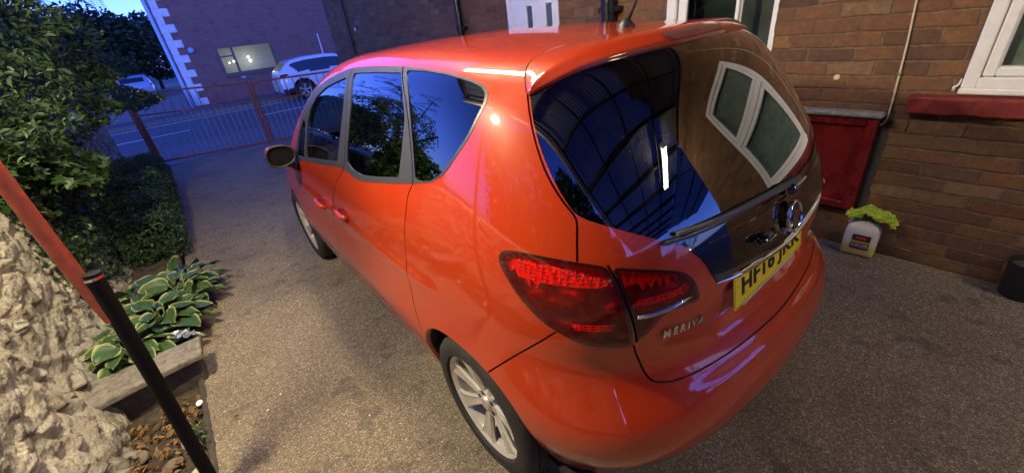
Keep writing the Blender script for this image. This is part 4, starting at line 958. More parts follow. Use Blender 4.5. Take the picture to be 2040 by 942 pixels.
b=MB(); b.box((-.0592,-.050,.066),(-.0586,.037,.098)); b.build('label_picture',simple('label_picture',(.28,.20,.20),.5,var=.7,scale=60),lb)
# mitt: thick chenille fingers over a limp body
mitt=empty('wash_mitt',(1.865,-.60,.268)); tag(mitt,'lime green shaggy car wash mitt draped on top of the plastic jug','wash mitt')
mg=simple('lime_chenille',(.40,.56,.06),.95,var=.3,scale=40,bump=.5)
def mitt_pt(u,v):
    # u along (-1..1), v around
    hw=.05*(1-.25*u*u)*(1 if u<.4 else 1-.4*(u-.4)); y=-.125*u-.005; zc_=.012+.028*math.cos(u*1.9)-.022*max(0,u-.2)-.012*math.sin(u*7)
    return Vector((hw*1.15*math.cos(v),y+.008*math.sin(3*v),zc_+.026*math.sin(v)*(1-.35*u*u)))
V=[];F=[]; nu,nv=26,16
for i in range(nu):
    u=-1+2*i/(nu-1); e_=math.sqrt(max(.02,1-abs(u)**6))
    for k in range(nv): p=mitt_pt(u,2*math.pi*k/nv); c_=mitt_pt(u,0)*.5+mitt_pt(u,math.pi)*.5; V.append(tuple(c_+(p-c_)*e_*.8))
for i in range(nu-1):
    for k in range(nv): F.append((i*nv+k,i*nv+(k+1)%nv,(i+1)*nv+(k+1)%nv,(i+1)*nv+k))
F+=[tuple(range(nv)),tuple(range((nu-1)*nv,nu*nv))]
npmesh('mitt_body',V,F,mg,mitt,smooth=True)
b=MB()
for k in range(640):
    u=rng.uniform(-1,1); v=rng.uniform(-.5,math.pi+.5); p=mitt_pt(u,v); c_=mitt_pt(u,0)*.5+mitt_pt(u,math.pi)*.5; d=(p-c_).normalized(); d=(d+Vector(rng.normal(0,.45,3))).normalized(); p0=c_+(p-c_)*.75; L_=rng.uniform(.012,.022)
    b.tube([p0,p0+d*L_*.6,p0+d*L_+Vector((0,0,-.006))],[.0042,.0055,.0035],5)
b.build('mitt_fingers',mg,mitt,True)['kind']='stuff'
# black tub at the right
e=empty('black_tub',(1.86,-1.31,0)); tag(e,'round black plastic tub at the foot of the brick wall by the frame edge','tub')
MB().lathe([(0,.001),(0,.07),(.004,.075),(.19,.088),(.195,.093),(.207,.093),(.209,.088),(.20,.084),(.05,.07)],(0,0,0),'z',40).build('tub_wall',simple('matt_black_tub',(.008,.008,.008),.7),e,True,40)
MB().lathe([(.18,.001),(.185,.04),(.175,.083)],(0,0,0),'z',30).build('soil',gnd,e,True)
# ---- stone wall on the left, real rubble relief
def stone_wall(name,label,y0,y1,h,st,seed,parent=None,stone=.098):
    r_=np.random.default_rng(seed); ny=int((y1-y0)/st); nz=int((h+.12)/st); ysl=np.concatenate([np.arange(y0,-.2,.03),np.arange(-.2,2.9,.0095),np.arange(2.9,y1,.022)]); ny=len(ysl); nz=int((h+.12)/.0105); gy,gz=np.meshgrid(ysl,np.linspace(-.05,h,nz))
    # seeds of stones
    P=[]
    z=-.1; row=0
    while z<h+.15:
        rh=stone*r_.uniform(.5,1.15); y=y0-.3+r_.uniform(0,.2)
        while y<y1+.3:
            wdt=stone*r_.uniform(.7,2.1); P.append((y+wdt/2,z+rh/2+r_.normal(0,.018),wdt,rh)); y+=wdt
        z+=rh
    P=np.array(P); d1=np.full(gy.shape,9.); d2=np.full(gy.shape,9.); id1=np.zeros(gy.shape,int)
    wy=gy+.022*np.sin(gz*23+gy*9)+.006*np.sin(gy*47+gz*23); wz=gz+.016*np.sin(gy*21+1)+.005*np.sin(gz*51+gy*37)
    for i,(py,pz,wdt,rh) in enumerate(P):
        d=(np.abs((wy-py)/wdt*2)**2.6+np.abs((wz-pz)/rh*2)**2.6)**(1/2.6)
        k=d<d1; d2=np.where(k,d1,np.minimum(d2,d)); d1=np.where(k,d,d1); id1=np.where(k,i,id1)
    e_=np.clip((d2-d1)/.42,0,1); prot=r_.uniform(.0,.050,len(P))[id1]; tl=r_.normal(0,.45,len(P))[id1]; tl2=r_.normal(0,.35,len(P))[id1]
    loc_y=(wy-P[id1,0]); loc_z=(wz-P[id1,1])
    facet=np.maximum(0,np.sin(id1*2.1)*loc_y+np.cos(id1*1.7)*loc_z)*-.6
    e2=np.clip(e_*4.0,0,1); relief=-.011*(1-e2**.7)+(prot*.36+tl*loc_y*.40+tl2*loc_z*.45+facet*.5)*e2+.004*np.sin(gy*90+3*np.sin(gz*60))*np.sin(gz*77+2*np.sin(gy*50))+r_.normal(0,.0018,gy.shape)
    big=.02*np.sin(gy*2.1+1)+.015*np.sin(gy*5.3+gz*3)
    base=-2.30-.03*(gz/1.1)-.08*np.clip((gy-1.2)/3,0,1)-.05*np.clip((gy-3)/5,0,1)+.10*np.exp(-(gz/.22)**2)
    X=base+relief+big; top=np.array(h-.0+.03*np.sin(gy*3.1)); 
    V=np.stack([X.ravel(),gy.ravel(),gz.ravel()],1)
    F=[(j*ny+i,j*ny+i+1,(j+1)*ny+i+1,(j+1)*ny+i) for j in range(nz-1) for i in range(ny-1)]
    # coping: turn back over the top
    n0=len(V); capx=[X[-1]-.06,X[-1]-.20,X[-1]-.36]; capz=[h+.02,h+.025,h-.01]
    VV=[V]
    for a,c_ in zip(capx,capz): VV.append(np.stack([a+r_.normal(0,.01,ny),gy[-1],np.full(ny,c_)+r_.normal(0,.012,ny)],1))
    VV.append(np.stack([capx[-1],gy[-1],np.full(ny,-.1)],1)); V=np.concatenate(VV); rows_=[ (nz-1)*ny,n0,n0+ny,n0+2*ny,n0+3*ny]
    for a,b_ in zip(rows_[:-1],rows_[1:]): F+=[(a+i,a+i+1,b_+i+1,b_+i) for i in range(ny-1)]
    m=bpy.data.materials.get('limestone_rubble')
    if m is None:
        q=NT('limestone_rubble'); c=q.co(); n=q.noise(c,7,8,.7); n2=q.noise(c,60,6,.7); at=q.n('Attribute',attribute_name='stone')
        col=q.ramp(at.outputs['Fac'],[(0,(.32,.30,.245)),(.3,(.45,.42,.335)),(.6,(.54,.515,.42)),(.85,(.49,.45,.35)),(1,(.63,.61,.52))])
        col=q.mix(1.0,col,q.ramp(n,[(.3,.42),(.5,.95),(.75,1.25)]),'MULTIPLY'); col=q.mix(q.ramp(q.noise(c,4,4),[(.55,0),(.68,.6)]),col,(.10,.10,.07))
        jn=q.n('Attribute',attribute_name='joint'); col=q.mix(q.math('MULTIPLY',jn.outputs['Fac'],.6),col,(.27,.24,.19))
        q.set(Base_Color=col,Roughness=.92,Normal=q.bump(q.math('ADD',n2,q.math('MULTIPLY',n,2.0)),1.0,.018)); m=q.mat
    o=npmesh(name,V,F,m,smooth=True)
    at=o.data.attributes.new('stone','FLOAT','POINT'); vals=np.concatenate([r_.random(len(P))[id1].ravel(),np.full(4*ny,.5)]); at.data.foreach_set('value',vals.astype(np.float32))
    at=o.data.attributes.new('joint','FLOAT','POINT'); vals=np.concatenate([(1-np.clip(e_*3,0,1)).ravel(),np.zeros(4*ny)]); at.data.foreach_set('value',vals.astype(np.float32))
    return o
sw=stone_wall('stone_wall','',-3.2,9.05,1.12,.0145,4); tag(sw,'rough cream rubble stone wall along the garden side of the drive','wall')
# ---- planting bed, slab, litter
def soil_sheet(x0,x1,y0,y1,z,amp,st,seed,mat,name,edge_drop=None):
    r_=np.random.default_rng(seed); xs=np.arange(x0,x1+1e-6,st); ys=np.arange(y0,y1+1e-6,st); gx,gy=np.meshgrid(xs,ys)
    gz=z+amp*(np.sin(gx*23+gy*7)+np.sin(gy*31-gx*11)+np.sin(gx*51+gy*43)*.6)+r_.normal(0,amp*.6,gx.shape); nx=len(xs)
    V=np.stack([gx.ravel(),gy.ravel(),gz.ravel()],1); F=[(j*nx+i,j*nx+i+1,(j+1)*nx+i+1,(j+1)*nx+i) for j in range(len(ys)-1) for i in range(nx-1)]
    o=npmesh(name,V,F,mat,smooth=True); o['kind']='structure'; return o
ms=NT('bed_soil'); c=ms.co(); n=ms.noise(c,18,8,.75); n2=ms.noise(c,90,5,.7); ms.set(Base_Color=ms.ramp(n,[(.3,(.035,.026,.018)),(.5,(.085,.065,.045)),(.7,(.16,.13,.09))]),Roughness=.95,Normal=ms.bump(ms.math('ADD',n,n2),1.0,.02))
soil_sheet(-2.42,-1.86,-.6,1.66,-.03,.006,.02,3,ms.mat,'lower_bed_soil'); soil_sheet(-2.62,-1.84,1.68,8.9,.05,.008,.05,5,ms.mat,'upper_bed_soil')
# thin dark edge between bed and drive
V=[];F=[]
ys=np.arange(-.6,1.62,.03)
for y in ys: q=rng.normal(0,.003,2); V+=[(-1.885+q[0],y,-.03),(-1.880+q[0],y,.006),(-1.862+q[1],y,.008),(-1.85+q[1],y,-.02)]
for i in range(len(ys)-1):
    for k in range(3): F.append((i*4+k,i*4+k+1,(i+1)*4+k+1,(i+1)*4+k))
o=npmesh('drive_edging',V,F,simple('dark_edging',(.05,.045,.035),.9,var=.4),smooth=True); o['kind']='structure'
# concrete slab across the bed
V=[];F=[]
top=[]
pl_=[(-1.79,1.585),(-1.787,1.80),(-2.42,1.80),(-2.40,1.60),(-2.25,1.54),(-2.1,1.56),(-1.95,1.575)]
sl2=MB(); sl2.prism(pl_,'z',.150,.192)
o=sl2.build('concrete_slab',M['concrete']); bv=o.modifiers.new('b','BEVEL'); bv.width=.010; bv.segments=2; tag(o,'worn concrete slab laid across the bed in front of the hosta','slab')
o=MB().box((-2.42,1.62,-.05),(-1.83,1.78,.134),0,.01).build('retaining_block',simple('dark_stone_block',(.06,.052,.04),.95,var=.5,bump=.8)); tag(o,'dark rough block carrying the concrete slab','block')
mlf=leafmat('dead_leaf',(.20,.115,.045),(.36,.24,.10),.7,.15,20)
def leaf_cloud(name,C_,size,mat,parent=None,n_axis=None,aspect=.45,shape='leaf',curl=.25,seed=1):
    """many separate folded leaves; C_: (n,3) centres, size: (n,)"""
    r_=np.random.default_rng(seed); n=len(C_); 
    d=r_.normal(size=(n,3)); d/=np.linalg.norm(d,axis=1,keepdims=True)
    nn=r_.normal(size=(n,3))*.8+(np.array([-.2,-.3,1.0]) if n_axis is None else n_axis); nn/=np.linalg.norm(nn,axis=1,keepdims=True)
    d-= (d*nn).sum(1,keepdims=True)*nn; d/=np.linalg.norm(d,axis=1,keepdims=True)+1e-9; b_=np.cross(nn,d)
    s=size[:,None]
    if shape=='leaf': pts=[(-.5,0,0),(-.15,aspect*.5,.5),(.2,aspect*.42,.45),(.5,0,-.3),(.2,-aspect*.42,.45),(-.15,-aspect*.5,.5)]; fc=[(0,1,2,3),(0,3,4,5)]
    else: # lobed broad leaf
        pts=[(-.5,0,0),(-.32,.30,.3),(-.12,.20,.2),(-.02,.50,.5),(.12,.22,.2),(.34,.34,.3),(.26,.10,.1),(.55,0,-.3),(.26,-.10,.1),(.34,-.34,.3),(.12,-.22,.2),(-.02,-.50,.5),(-.12,-.20,.2),(-.32,-.30,.3)]
        fc=[(0,1,2),(2,3,4),(4,5,6),(0,2,4,6),(0,6,7),(0,7,8),(0,8,10,12),(8,9,10),(10,11,12),(12,13,0)]
    cu=curl*r_.uniform(.3,1.3,(n,1))
    V=np.stack([C_+d*s*p[0]+b_*s*p[1]+nn*s*p[2]*cu for p in pts],1); m=len(pts)
    F=[]
    for f in fc: F+= (np.arange(n)[:,None]*m+np.array(f)).tolist()
    return npmesh(name,V.reshape(-1,3),F,mat,parent)
n=1000; Cc=np.stack([rng.uniform(-2.26,-1.90,n),rng.uniform(.2,1.52,n),rng.uniform(-.03,.02,n)],1); w_=np.exp(-((Cc[:,0]+2.02)/.12)**2-((Cc[:,1]-1.25)/.22)**2); k=rng.random(n)<(.25+.75*w_); Cc=Cc[k]
o=leaf_cloud('leaf_litter',Cc,rng.uniform(.014,.05,len(Cc)),mlf,None,np.array([0,0,1.2]),.55,curl=.7); tag(o,'brown dead leaves lying on the soil of the lower bed','leaf litter',None,'stuff')
def rock(name,loc,sx,sy,sz2,seed,mat,label=None,cat='stone',group=None):
    r_=np.random.default_rng(seed); import bmesh as _b
    bm=_b.new(); _b.ops.create_icosphere(bm,subdivisions=3,radius=1)
    K=r_.normal(size=(7,3)); K/=np.linalg.norm(K,axis=1,keepdims=True); hh=r_.uniform(.62,.88,7)
    for v in bm.verts:
        p=np.array(v.co); 
        for q,h_ in zip(K,hh):
            t=p@q
            if t>h_: p=p-q*(t-h_)*.85
        v.co=Vector((p[0]*sx,p[1]*sy,p[2]*sz2))
    me=bpy.data.meshes.new(name); bm.to_mesh(me); bm.free(); me.materials.append(mat); me.polygons.foreach_set('use_smooth',[True]*len(me.polygons))
    o=bpy.data.objects.new(name,me); COL.objects.link(o); o.location=loc; o.rotation_euler=(r_.uniform(-.3,.3),r_.uniform(-.3,.3),r_.uniform(0,3))
    if label: tag(o,label,cat,group)
    return o
rm=simple('pale_stone',(.42,.38,.29),.9,var=.3,scale=14,bump=.7); rmd=simple('brown_stone',(.15,.12,.09),.9,var=.4,scale=20,bump=.7)
rock('loose_stone',(-1.945,1.12,.02),.042,.036,.030,1,rm,'pale stone with a green smear lying by the edge of the drive','stone','loose stones in the lower bed')
rock('loose_stone',(-1.92,.86,.02),.05,.045,.035,2,rm,'pale stone lowest in the bed, cut by the frame','stone','loose stones in the lower bed')
for k,(x,y,s_,lab) in enumerate(((-2.02,1.05,.045,'brown stone behind the black post'),(-2.15,1.22,.04,'brown stone among leaves close to the wall'),(-2.0,1.46,.035,'small grey stone tucked below the slab'),(-2.13,.95,.055,'broad brown stone half sunk in the soil'))):
    rock('loose_stone',(x,y,0),s_,s_*.8,s_*.55,10+k,rmd,lab,'stone','loose stones in the lower bed')
o=MB().lathe([(0,.001),(.0,.016),(.008,.0175),(.011,.015),(.011,.001)],(0,0,0),'z',20).build('bottle_top',simple('white_cap',(.8,.8,.82),.4),None,True,40); o.location=(-1.885,1.40,.008); o.rotation_euler=(R(20),R(-12),0); tag(o,'white round bottle top on the soil under the slab','bottle top')
we=empty('weed',(-1.90,1.12,0)); tag(we,'small green weed beside the pale stone','weed')
o=leaf_cloud('leaves',np.stack([rng.normal(-1.90,.018,60),rng.normal(1.12,.04,60),rng.uniform(.0,.06,60)],1),rng.uniform(.015,.035,60),M['leaf'],we,None,.5); o.location=(1.90,-1.12,0)
# crumpled foil packet by the hosta
V=[];F=[]; 
for j in range(7):
    for i in range(7): V.append((i*.018-.054,j*.012-.036,.006*rng.standard_normal()+.012*math.sin(i*1.9+j)))
for j in range(6):
    for i in range(6): F.append((j*7+i,j*7+i+1,(j+1)*7+i+1,(j+1)*7+i))
o=npmesh('foil_packet',V,F,simple('crumpled_foil',(.30,.33,.40),.3,.6,var=.5,scale=60)); o.location=(-1.875,1.95,.16); o.rotation_euler=(R(15),R(25),R(35)); tag(o,'crumpled silver foil packet caught between hosta and slab','litter')
for k,(x,y,s_) in enumerate(((-1.60,1.06,.009),(-1.52,1.13,.007),(-1.20,.62,.006))):
    o=rock('white_chip',(x,y,.003),s_,s_*.6,s_*.4,30+k,simple('white_chip',(.8,.8,.8),.5) if k==0 else bpy.data.materials['white_chip'],['small white chip on the drive near the bed edge','second white chip on the drive, the one nearer the middle','tiny white chip close to the rear wheel'][k],'chip','white chips on the drive')
# ---- hosta
ho=empty('hosta',(-2.02,2.35,.08)); tag(ho,'hosta with cream edged green leaves behind the concrete slab','plant')
mh=NT('hosta_leaf'); uvn=mh.n('Attribute',attribute_name='edge'); ln=mh.n('Attribute',attribute_name='vein'); c=mh.co(); nn_=mh.noise(c,9,4)
g_=mh.mix(nn_,(.028,.070,.020),(.055,.115,.035)); g_=mh.mix(mh.math('MULTIPLY',ln.outputs['Fac'],.35),g_,(.02,.05,.015)); edge=mh.ramp(uvn.outputs['Fac'],[(.76,0),(.92,1)])
mh.set(Base_Color=mh.mix(edge,g_,(.27,.31,.12)),Roughness=.42)
def hosta_leaf(base,az,reach,rise,L_,W_,tilt,seed):
    r_=np.random.default_rng(seed); V=[];F=[];ED=[];VE=[]
    d=np.array([math.cos(az),math.sin(az),0]); side=np.array([-d[1],d[0],0]); st=np.array(base)+d*reach+np.array([0,0,rise]); nu,nv=11,9; rollang=r_.normal(0,.28)
    side=side*math.cos(rollang)+np.array([0,0,1])*math.sin(rollang)
    for i in range(nu):
        t=i/(nu-1); w_=W_*(math.sin(math.pi*min(1,(t*.93+.06))**.72))**.85*(1 if t<.97 else .4); w_=max(w_,.002)
        c_=st+d*(L_*t)+np.array([0,0,1])*(math.tan(tilt)*L_*t-.55*L_*t*t*(.6+.3*math.sin(seed)))
        for k in range(nv):
            v=-1+2*k/(nv-1); V.append(tuple(c_+side*w_*v+np.array([0,0,1])*(.30*W_*(abs(v)**1.5)*(1-.5*t)+.006*math.sin(v*9)*(1-abs(v))+.005*math.sin(t*9+v*4+seed)))); ED.append(max(abs(v),(t-.80)/.2 if t>.80 else 0,1-t*9 if t<.04 else 0)); VE.append(.5+.5*math.cos(v*14))
    for i in range(nu-1):
        for k in range(nv-1): F.append((i*nv+k,i*nv+k+1,(i+1)*nv+k+1,(i+1)*nv+k))
    return V,F,ED,VE,st
HL=[]
k=0
for cx_,cy_,nl in ((-2.14,2.00,22),(-1.98,2.28,28),(-2.25,2.42,16),(-1.86,2.62,26),(-2.1,2.75,18),(-1.82,2.88,16)):
    for i in range(nl):
        k+=1; lay=i/nl; az=2.399*i+cx_*7; HL.append(hosta_leaf((cx_,cy_,.06),az,.04+.13*(1-lay)*rng.uniform(.8,1.2),.07+.12*lay*rng.uniform(.8,1.15),rng.uniform(.12,.19),rng.uniform(.050,.074),R(13)*lay+R(3),k)+((cx_,cy_,.06),))
V=[];F=[];ED=[];VE=[]; b=MB()
for v,f,e_,ve,st,bs in HL:
    n0=len(V); V+=v; F+=[tuple(i+n0 for i in q) for q in f]; ED+=e_; VE+=ve
    bs=Vector(bs); st=Vector(st); b.tube([bs,bs*.45+st*.55+Vector((0,0,.02)),st],[.005,.004,.003],5)
o=npmesh('hosta_leaves',V,F,mh.mat,ho,smooth=True)
for nm,vals in (('edge',ED),('vein',VE)): a_=o.data.attributes.new(nm,'FLOAT','POINT'); a_.data.foreach_set('value',np.array(vals,dtype=np.float32))
st_=b.build('hosta_stems',simple('pale_stem',(.12,.17,.06),.5),ho,True)
for q in (o,st_): q.location=(-ho.location[0],-ho.location[1],-ho.location[2])
# ---- shrubs and ivy on the bed
def shrub(name,label,cat,blobs,dens,size,mat,seed,parts='foliage',asp=.5,fill=None,shape='leaf',group=None,ax=None,stem=None):
    r_=np.random.default_rng(seed); e=empty(name,(blobs[0][0],blobs[0][1],0)); tag(e,label,cat,group); C_=[]
    for x,y,z,rx,ry,rz in blobs:
        n=int(dens*(rx*ry+ry*rz+rx*rz)); d=r_.normal(size=(n,3)); d/=np.linalg.norm(d,axis=1,keepdims=True); rad=r_.uniform(.55,1.08,(n,1))**.6*(1+.12*np.sin(d[:,:1]*5+seed)+.10*np.sin(d[:,1:2]*7+x))
        C_.append(np.array([x,y,z])+d*rad*np.array([rx,ry,rz]))
    C_=np.concatenate(C_); C_=C_[C_[:,2]>.02]
    o=leaf_cloud(parts,C_,r_.uniform(size*.6,size*1.25,len(C_)),mat,e,ax,asp,shape,.3,seed); o.location=(-e.location[0],-e.location[1],0)
    if stem:
        b=MB()
        for pts,r0 in stem: 
            pts=[Vector(p)-Vector((e.location[0],e.location[1],0)) for p in pts]; b.tube(pts,[r0*(1-.7*i/(len(pts)-1)) for i in range(len(pts))],7)
        b.build('trunk' if stem[0][1]>.03 else 'stems',M['bark'],e,True)
    return e
shrub('low_shrub','dense dark green low shrub at the foot of the stone wall','shrub',[(-2.02,4.0,.22,.26,.40,.26),(-2.05,4.6,.28,.30,.45,.30),(-2.08,5.3,.32,.32,.5,.34),(-2.10,6.1,.34,.34,.55,.36),(-2.12,6.9,.30,.32,.5,.32)],13000,.034,M['leaf_dark'],11,stem=[([(-2.05,4.5,0),(-2.05,4.6,.3)],.02),([(-2.1,5.8,0),(-2.1,5.9,.35)],.02)])
shrub('ivy','dark ivy covering the middle of the stone wall','ivy',[(-2.42,2.9,.62,.14,.55,.42),(-2.38,3.6,.50,.16,.5,.45),(-2.36,4.3,.55,.16,.5,.40),(-2.42,3.3,1.02,.20,.7,.18),(-2.42,5.2,.8,.14,.6,.3)],5200,.05,M['ivy'],12,'leaves',.8,shape='lobed',ax=np.array([1.3,-.4,.4]))
shrub('fig_bush','bush with broad lobed green leaves hanging over the stone wall','bush',[(-2.28,3.1,1.28,.28,.42,.16),(-2.30,3.6,1.20,.22,.35,.13),(-2.45,2.75,1.25,.25,.3,.2),(-2.5,3.5,1.45,.3,.5,.2),(-2.1,3.2,1.08,.2,.35,.12)],1500,.115,M['leaf_fig'],13,'leaves',.9,shape='lobed',ax=np.array([.2,-.5,1.1]),stem=[([(-2.9,3.3,0),(-2.85,3.3,.9),(-2.5,3.2,1.3)],.045),([(-2.85,3.4,.8),(-2.5,3.7,1.15),(-2.2,4.0,1.15)],.02)])
# overhanging tree with fine leaves
tb=[(-2.05,3.5,2.05,.32,.35,.25),(-2.0,4.5,1.98,.40,.5,.28),(-2.12,3.2,1.66,.30,.4,.22),(-2.02,4.5,1.66,.36,.5,.22),(-1.86,5.5,1.42,.34,.5,.13),(-1.72,6.1,1.33,.30,.5,.09),(-2.15,2.85,1.46,.28,.35,.16),(-2.05,4.0,1.42,.34,.5,.16),(-2.35,4.5,2.3,.4,.6,.25),(-2.12,5.0,1.72,.32,.5,.20),(-2.45,3.5,1.85,.35,.5,.4),(-1.85,7.0,1.75,.35,.5,.16)]
shrub('overhanging_tree','small tree with fine dark leaves arching over the stone wall','tree',tb,2700,.058,M['leaf'],14,'crown',.36,stem=[([(-3.0,4.6,-.05),(-2.98,4.6,.9),(-2.9,4.7,1.6),(-2.8,5.0,2.3)],.075),([(-2.95,4.65,1.3),(-2.6,4.3,1.7),(-2.3,4.0,1.9)],.03),([(-2.9,4.7,1.5),(-2.5,5.4,1.6),(-1.95,6.2,1.4)],.03),([(-2.9,4.7,1.6),(-3.1,3.8,2.1),(-2.8,3.2,1.8)],.03),([(-2.85,4.9,2.0),(-2.9,6.2,2.4),(-2.9,7.6,2.3)],.03)])
# a spray of compound leaves reaching out over the drive, mirrored in the car windows
e=empty('rowan_branch',(-2.6,4.2,0)); tag(e,'branch of paired narrow leaflets arching high over the drive','branch')
bS=MB(); LC=[];LD=[]
def compound(p,d,L_):
    d=d.normalized(); side=d.cross(Vector((0,0,1))).normalized(); pts=[]
    for k in range(8):
        q=p+d*L_*k/7+Vector((0,0,-.25*L_*(k/7)**2)); pts.append(q)
        if k>0:
            for s_ in (1,-1): LC.append((q+side*s_*.035+d*.01,(side*s_*.9+d*.5).normalized(),.07))
    LC.append((pts[-1]+d*.03,d,.07)); bS.tube(pts,.002,4)
for a,b_ in (((-2.7,4.3,2.5),(-1.3,3.7,2.75)),((-2.6,4.6,2.4),(-1.5,4.6,2.5)),((-2.3,4.4,2.6),(-1.4,3.0,2.45)),((-2.7,4.0,2.3),(-1.9,2.7,2.6)),((-2.8,5.2,2.5),(-1.6,5.8,2.45))):
    a=Vector(a); b_=Vector(b_); bS.tube([a,a.lerp(b_,.5)+Vector((0,0,.1)),b_],[.014,.009,.004],6)
    for k in range(13):
        t=.15+.85*k/12; q=a.lerp(b_,t)+Vector((0,0,.1*4*t*(1-t)*.5)); an=2.4*k; dd=(b_-a).normalized(); s_=dd.cross(Vector((0,0,1))); compound(q,dd*.5+s_*math.cos(an)*1.0+Vector((0,0,math.sin(an)*.6)),rng.uniform(.16,.26))
V=[];F=[]
for i,(q,d,L_) in enumerate(LC):
    s_=d.cross(Vector((0,0,1)))
    if s_.length<.1: s_=Vector((1,0,0))
    s_=s_.normalized(); n0=len(V); V+=[tuple(q-d*L_*.5),tuple(q+s_*L_*.17),tuple(q+d*L_*.5-Vector((0,0,.01))),tuple(q-s_*L_*.17)]; F.append((n0,n0+1,n0+2,n0+3))
o=npmesh('leaves',V,F,M['leaf'],e); o.location=(2.6,-4.2,0); o=bS.build('twigs',M['bark'],e); o.location=(2.6,-4.2,0)
# bits of leaf and grit blown against the wall and the bed edge
n=150; xx=np.where(rng.random(n)<.6,1.93-np.abs(rng.normal(0,.05,n)),-1.80+np.abs(rng.normal(0,.10,n))); yy=rng.uniform(-1.6,4.5,n)
o=leaf_cloud('blown_leaf_bits',np.stack([xx,yy,np.full(n,.006)],1),rng.uniform(.008,.026,n),mlf,None,np.array([0,0,4.0]),.6,curl=.4); tag(o,'dry leaf bits blown along the wall foot and bed edge','leaf bits',None,'stuff')
# ---- posts, carport
cpt=empty('carport',(0,0,0)); tag(cpt,'carport of dark frames and translucent sheets on red and black posts','carport')
def post(x,y,zt):
    pe=empty('post'); pe.parent=cpt
    MB().tube([(x-.045,y,zt),(x-.037,y,1.45),(x-.036,y,1.23),(x-.030,y-.012,1.06),(x-.020,y-.024,.92)],.0225,20).build('red_tube',M['rust_red'],pe,True,40)
    MB().tube([(x+.008,y-.03,1.105),(x-.035,y-.03,.52),(x-.085,y-.03,-.06)],[.0245,.025,.025],20).build('black_sleeve',simple('black_sleeve_paint',(.006,.0055,.005),.75,var=.6,bump=.4,spec=.2) if 'black_sleeve_paint' not in bpy.data.materials else bpy.data.materials['black_sleeve_paint'],pe,True,40)
    MB().lathe([(1.083,.0255),(1.084,.0275),(1.093,.0275),(1.094,.0255)],(x+.0045,y-.03,0),'z',24).build('clip_ring',M['chrome'],pe,True,40)
    return pe
post(-1.79,.8,2.82); post(-1.79,-2.85,2.82); post(-1.79,-5.8,2.82); post(-1.79,-8.8,2.82)
def rz_(x): return 3.22+(x-1.95)*.07    # roof falls away from the house
b=MB()
for y in (-8.9,-7.9,-6.9,-5.9,-5.0,-4.05,-3.1,-2.1,-1.1,-.1,.9,1.75):
    b=MB(); b.add([(1.94,y-.02,rz_(1.94)-.11),(1.94,y+.02,rz_(1.94)-.11),(1.94,y+.02,rz_(1.94)-.015),(1.94,y-.02,rz_(1.94)-.015),(-1.80,y-.02,rz_(-1.8)-.11),(-1.80,y+.02,rz_(-1.8)-.11),(-1.80,y+.02,rz_(-1.8)-.015),(-1.80,y-.02,rz_(-1.8)-.015)],[(0,1,2,3),(7,6,5,4),(0,4,5,1),(1,5,6,2),(2,6,7,3),(3,7,4,0)]); b.build('rafter',M['steel_dark'],cpt)
for x in (-1.76,-.9,0,.9,1.85):
    MB().box((x-.02,-8.95,rz_(x)-.152),(x+.02,1.85,rz_(x)-.112)).build('purlin',M['steel_dark'],cpt)
xs=np.linspace(-1.95,1.94,260); V=[];F=[]
for y in (-9.0,1.95):
    for x in xs: V.append((x,y,rz_(x)+.009*math.sin(x*2*math.pi/.076)))
F=[(i,i+1,260+i+1,260+i) for i in range(259)]
npmesh('roof_sheet',V,F,M['sheet'],cpt,smooth=True)
xs2=np.linspace(1.94,5.2,200); V=[(x,y,rz_(1.94)-.02+(x-1.94)*-.03+.009*math.sin(x*2*math.pi/.076)) for y in (-9.0,-3.22) for x in xs2]; npmesh('roof_sheet',V,[(i,i+1,201+i,200+i) for i in range(199)],M['sheet'],cpt,smooth=True)
for y in (-8.9,-7.9,-6.9,-5.9,-5.0,-4.05,-3.3): MB().box((1.94,y-.02,rz_(1.94)-.13),(5.2,y+.02,rz_(1.94)-.10-.03)).build('rafter',M['steel_dark'],cpt)
for x in (3.0,4.1,5.15): MB().box((x-.02,-8.95,rz_(1.94)-.19),(x+.02,-3.25,rz_(1.94)-.135)).build('purlin',M['steel_dark'],cpt)
MB().box((-2.0,-9.02,rz_(-1.95)-.10),(-1.93,1.97,rz_(-1.95)-.01),0,.01).build('gutter',M['upvc'],cpt)
# ---- strip lights under the carport roof
def strip_light(x,y0,y1,z,label,mt='tube'):
    e=empty('strip_light',(x,(y0+y1)/2,z)); tag(e,label,'strip light','strip lights under the carport roof'); L_=(y1-y0)/2
    MB().box((-.09,-L_-.02,.03),(.09,L_+.02,.075),0,.01).build('housing',M['upvc'],e)
    for s_ in (-.06,.06): MB().tube([(s_,-L_,.0),(s_,L_,.0)],.013,12).build('tube',M[mt],e,True,40)
    for k in (-1,1): MB().box((-.085,k*L_-.015,-.018),(.085,k*L_+.015,.032),0,.004).build('end_cap',M['upvc'],e)
strip_light(1.05,-3.7,-2.5,2.86,'lit twin tube strip light over the back of the car','tube_dim')
strip_light(-.42,.45,1.65,2.84,'lit twin tube strip light over the roof of the car')
bk=empty('added_fill_lamp',(-1.93,.75,2.50)); tag(bk,'added round lamp under the carport gutter, unseen source for light on the left side','bulkhead lamp')  # added lamp, out of view, to light the bed and the car's left side
MB().lathe([(-.060,.001),(-.055,.024),(-.035,.048),(0,.060),(.035,.05),(.05,.045)],(0,0,0),'z',24).build('globe',M['added_fill'],bk,True)
MB().lathe([(.045,.07),(.05,.078),(.08,.078),(.085,.07),(.085,.001)],(0,0,0),'z',24).build('lamp_base',M['black'],bk,True,40); MB().tube([(0,0,.085),(0,0,.30)],.012,8).build('hanger',M['steel_dark'],bk,True)
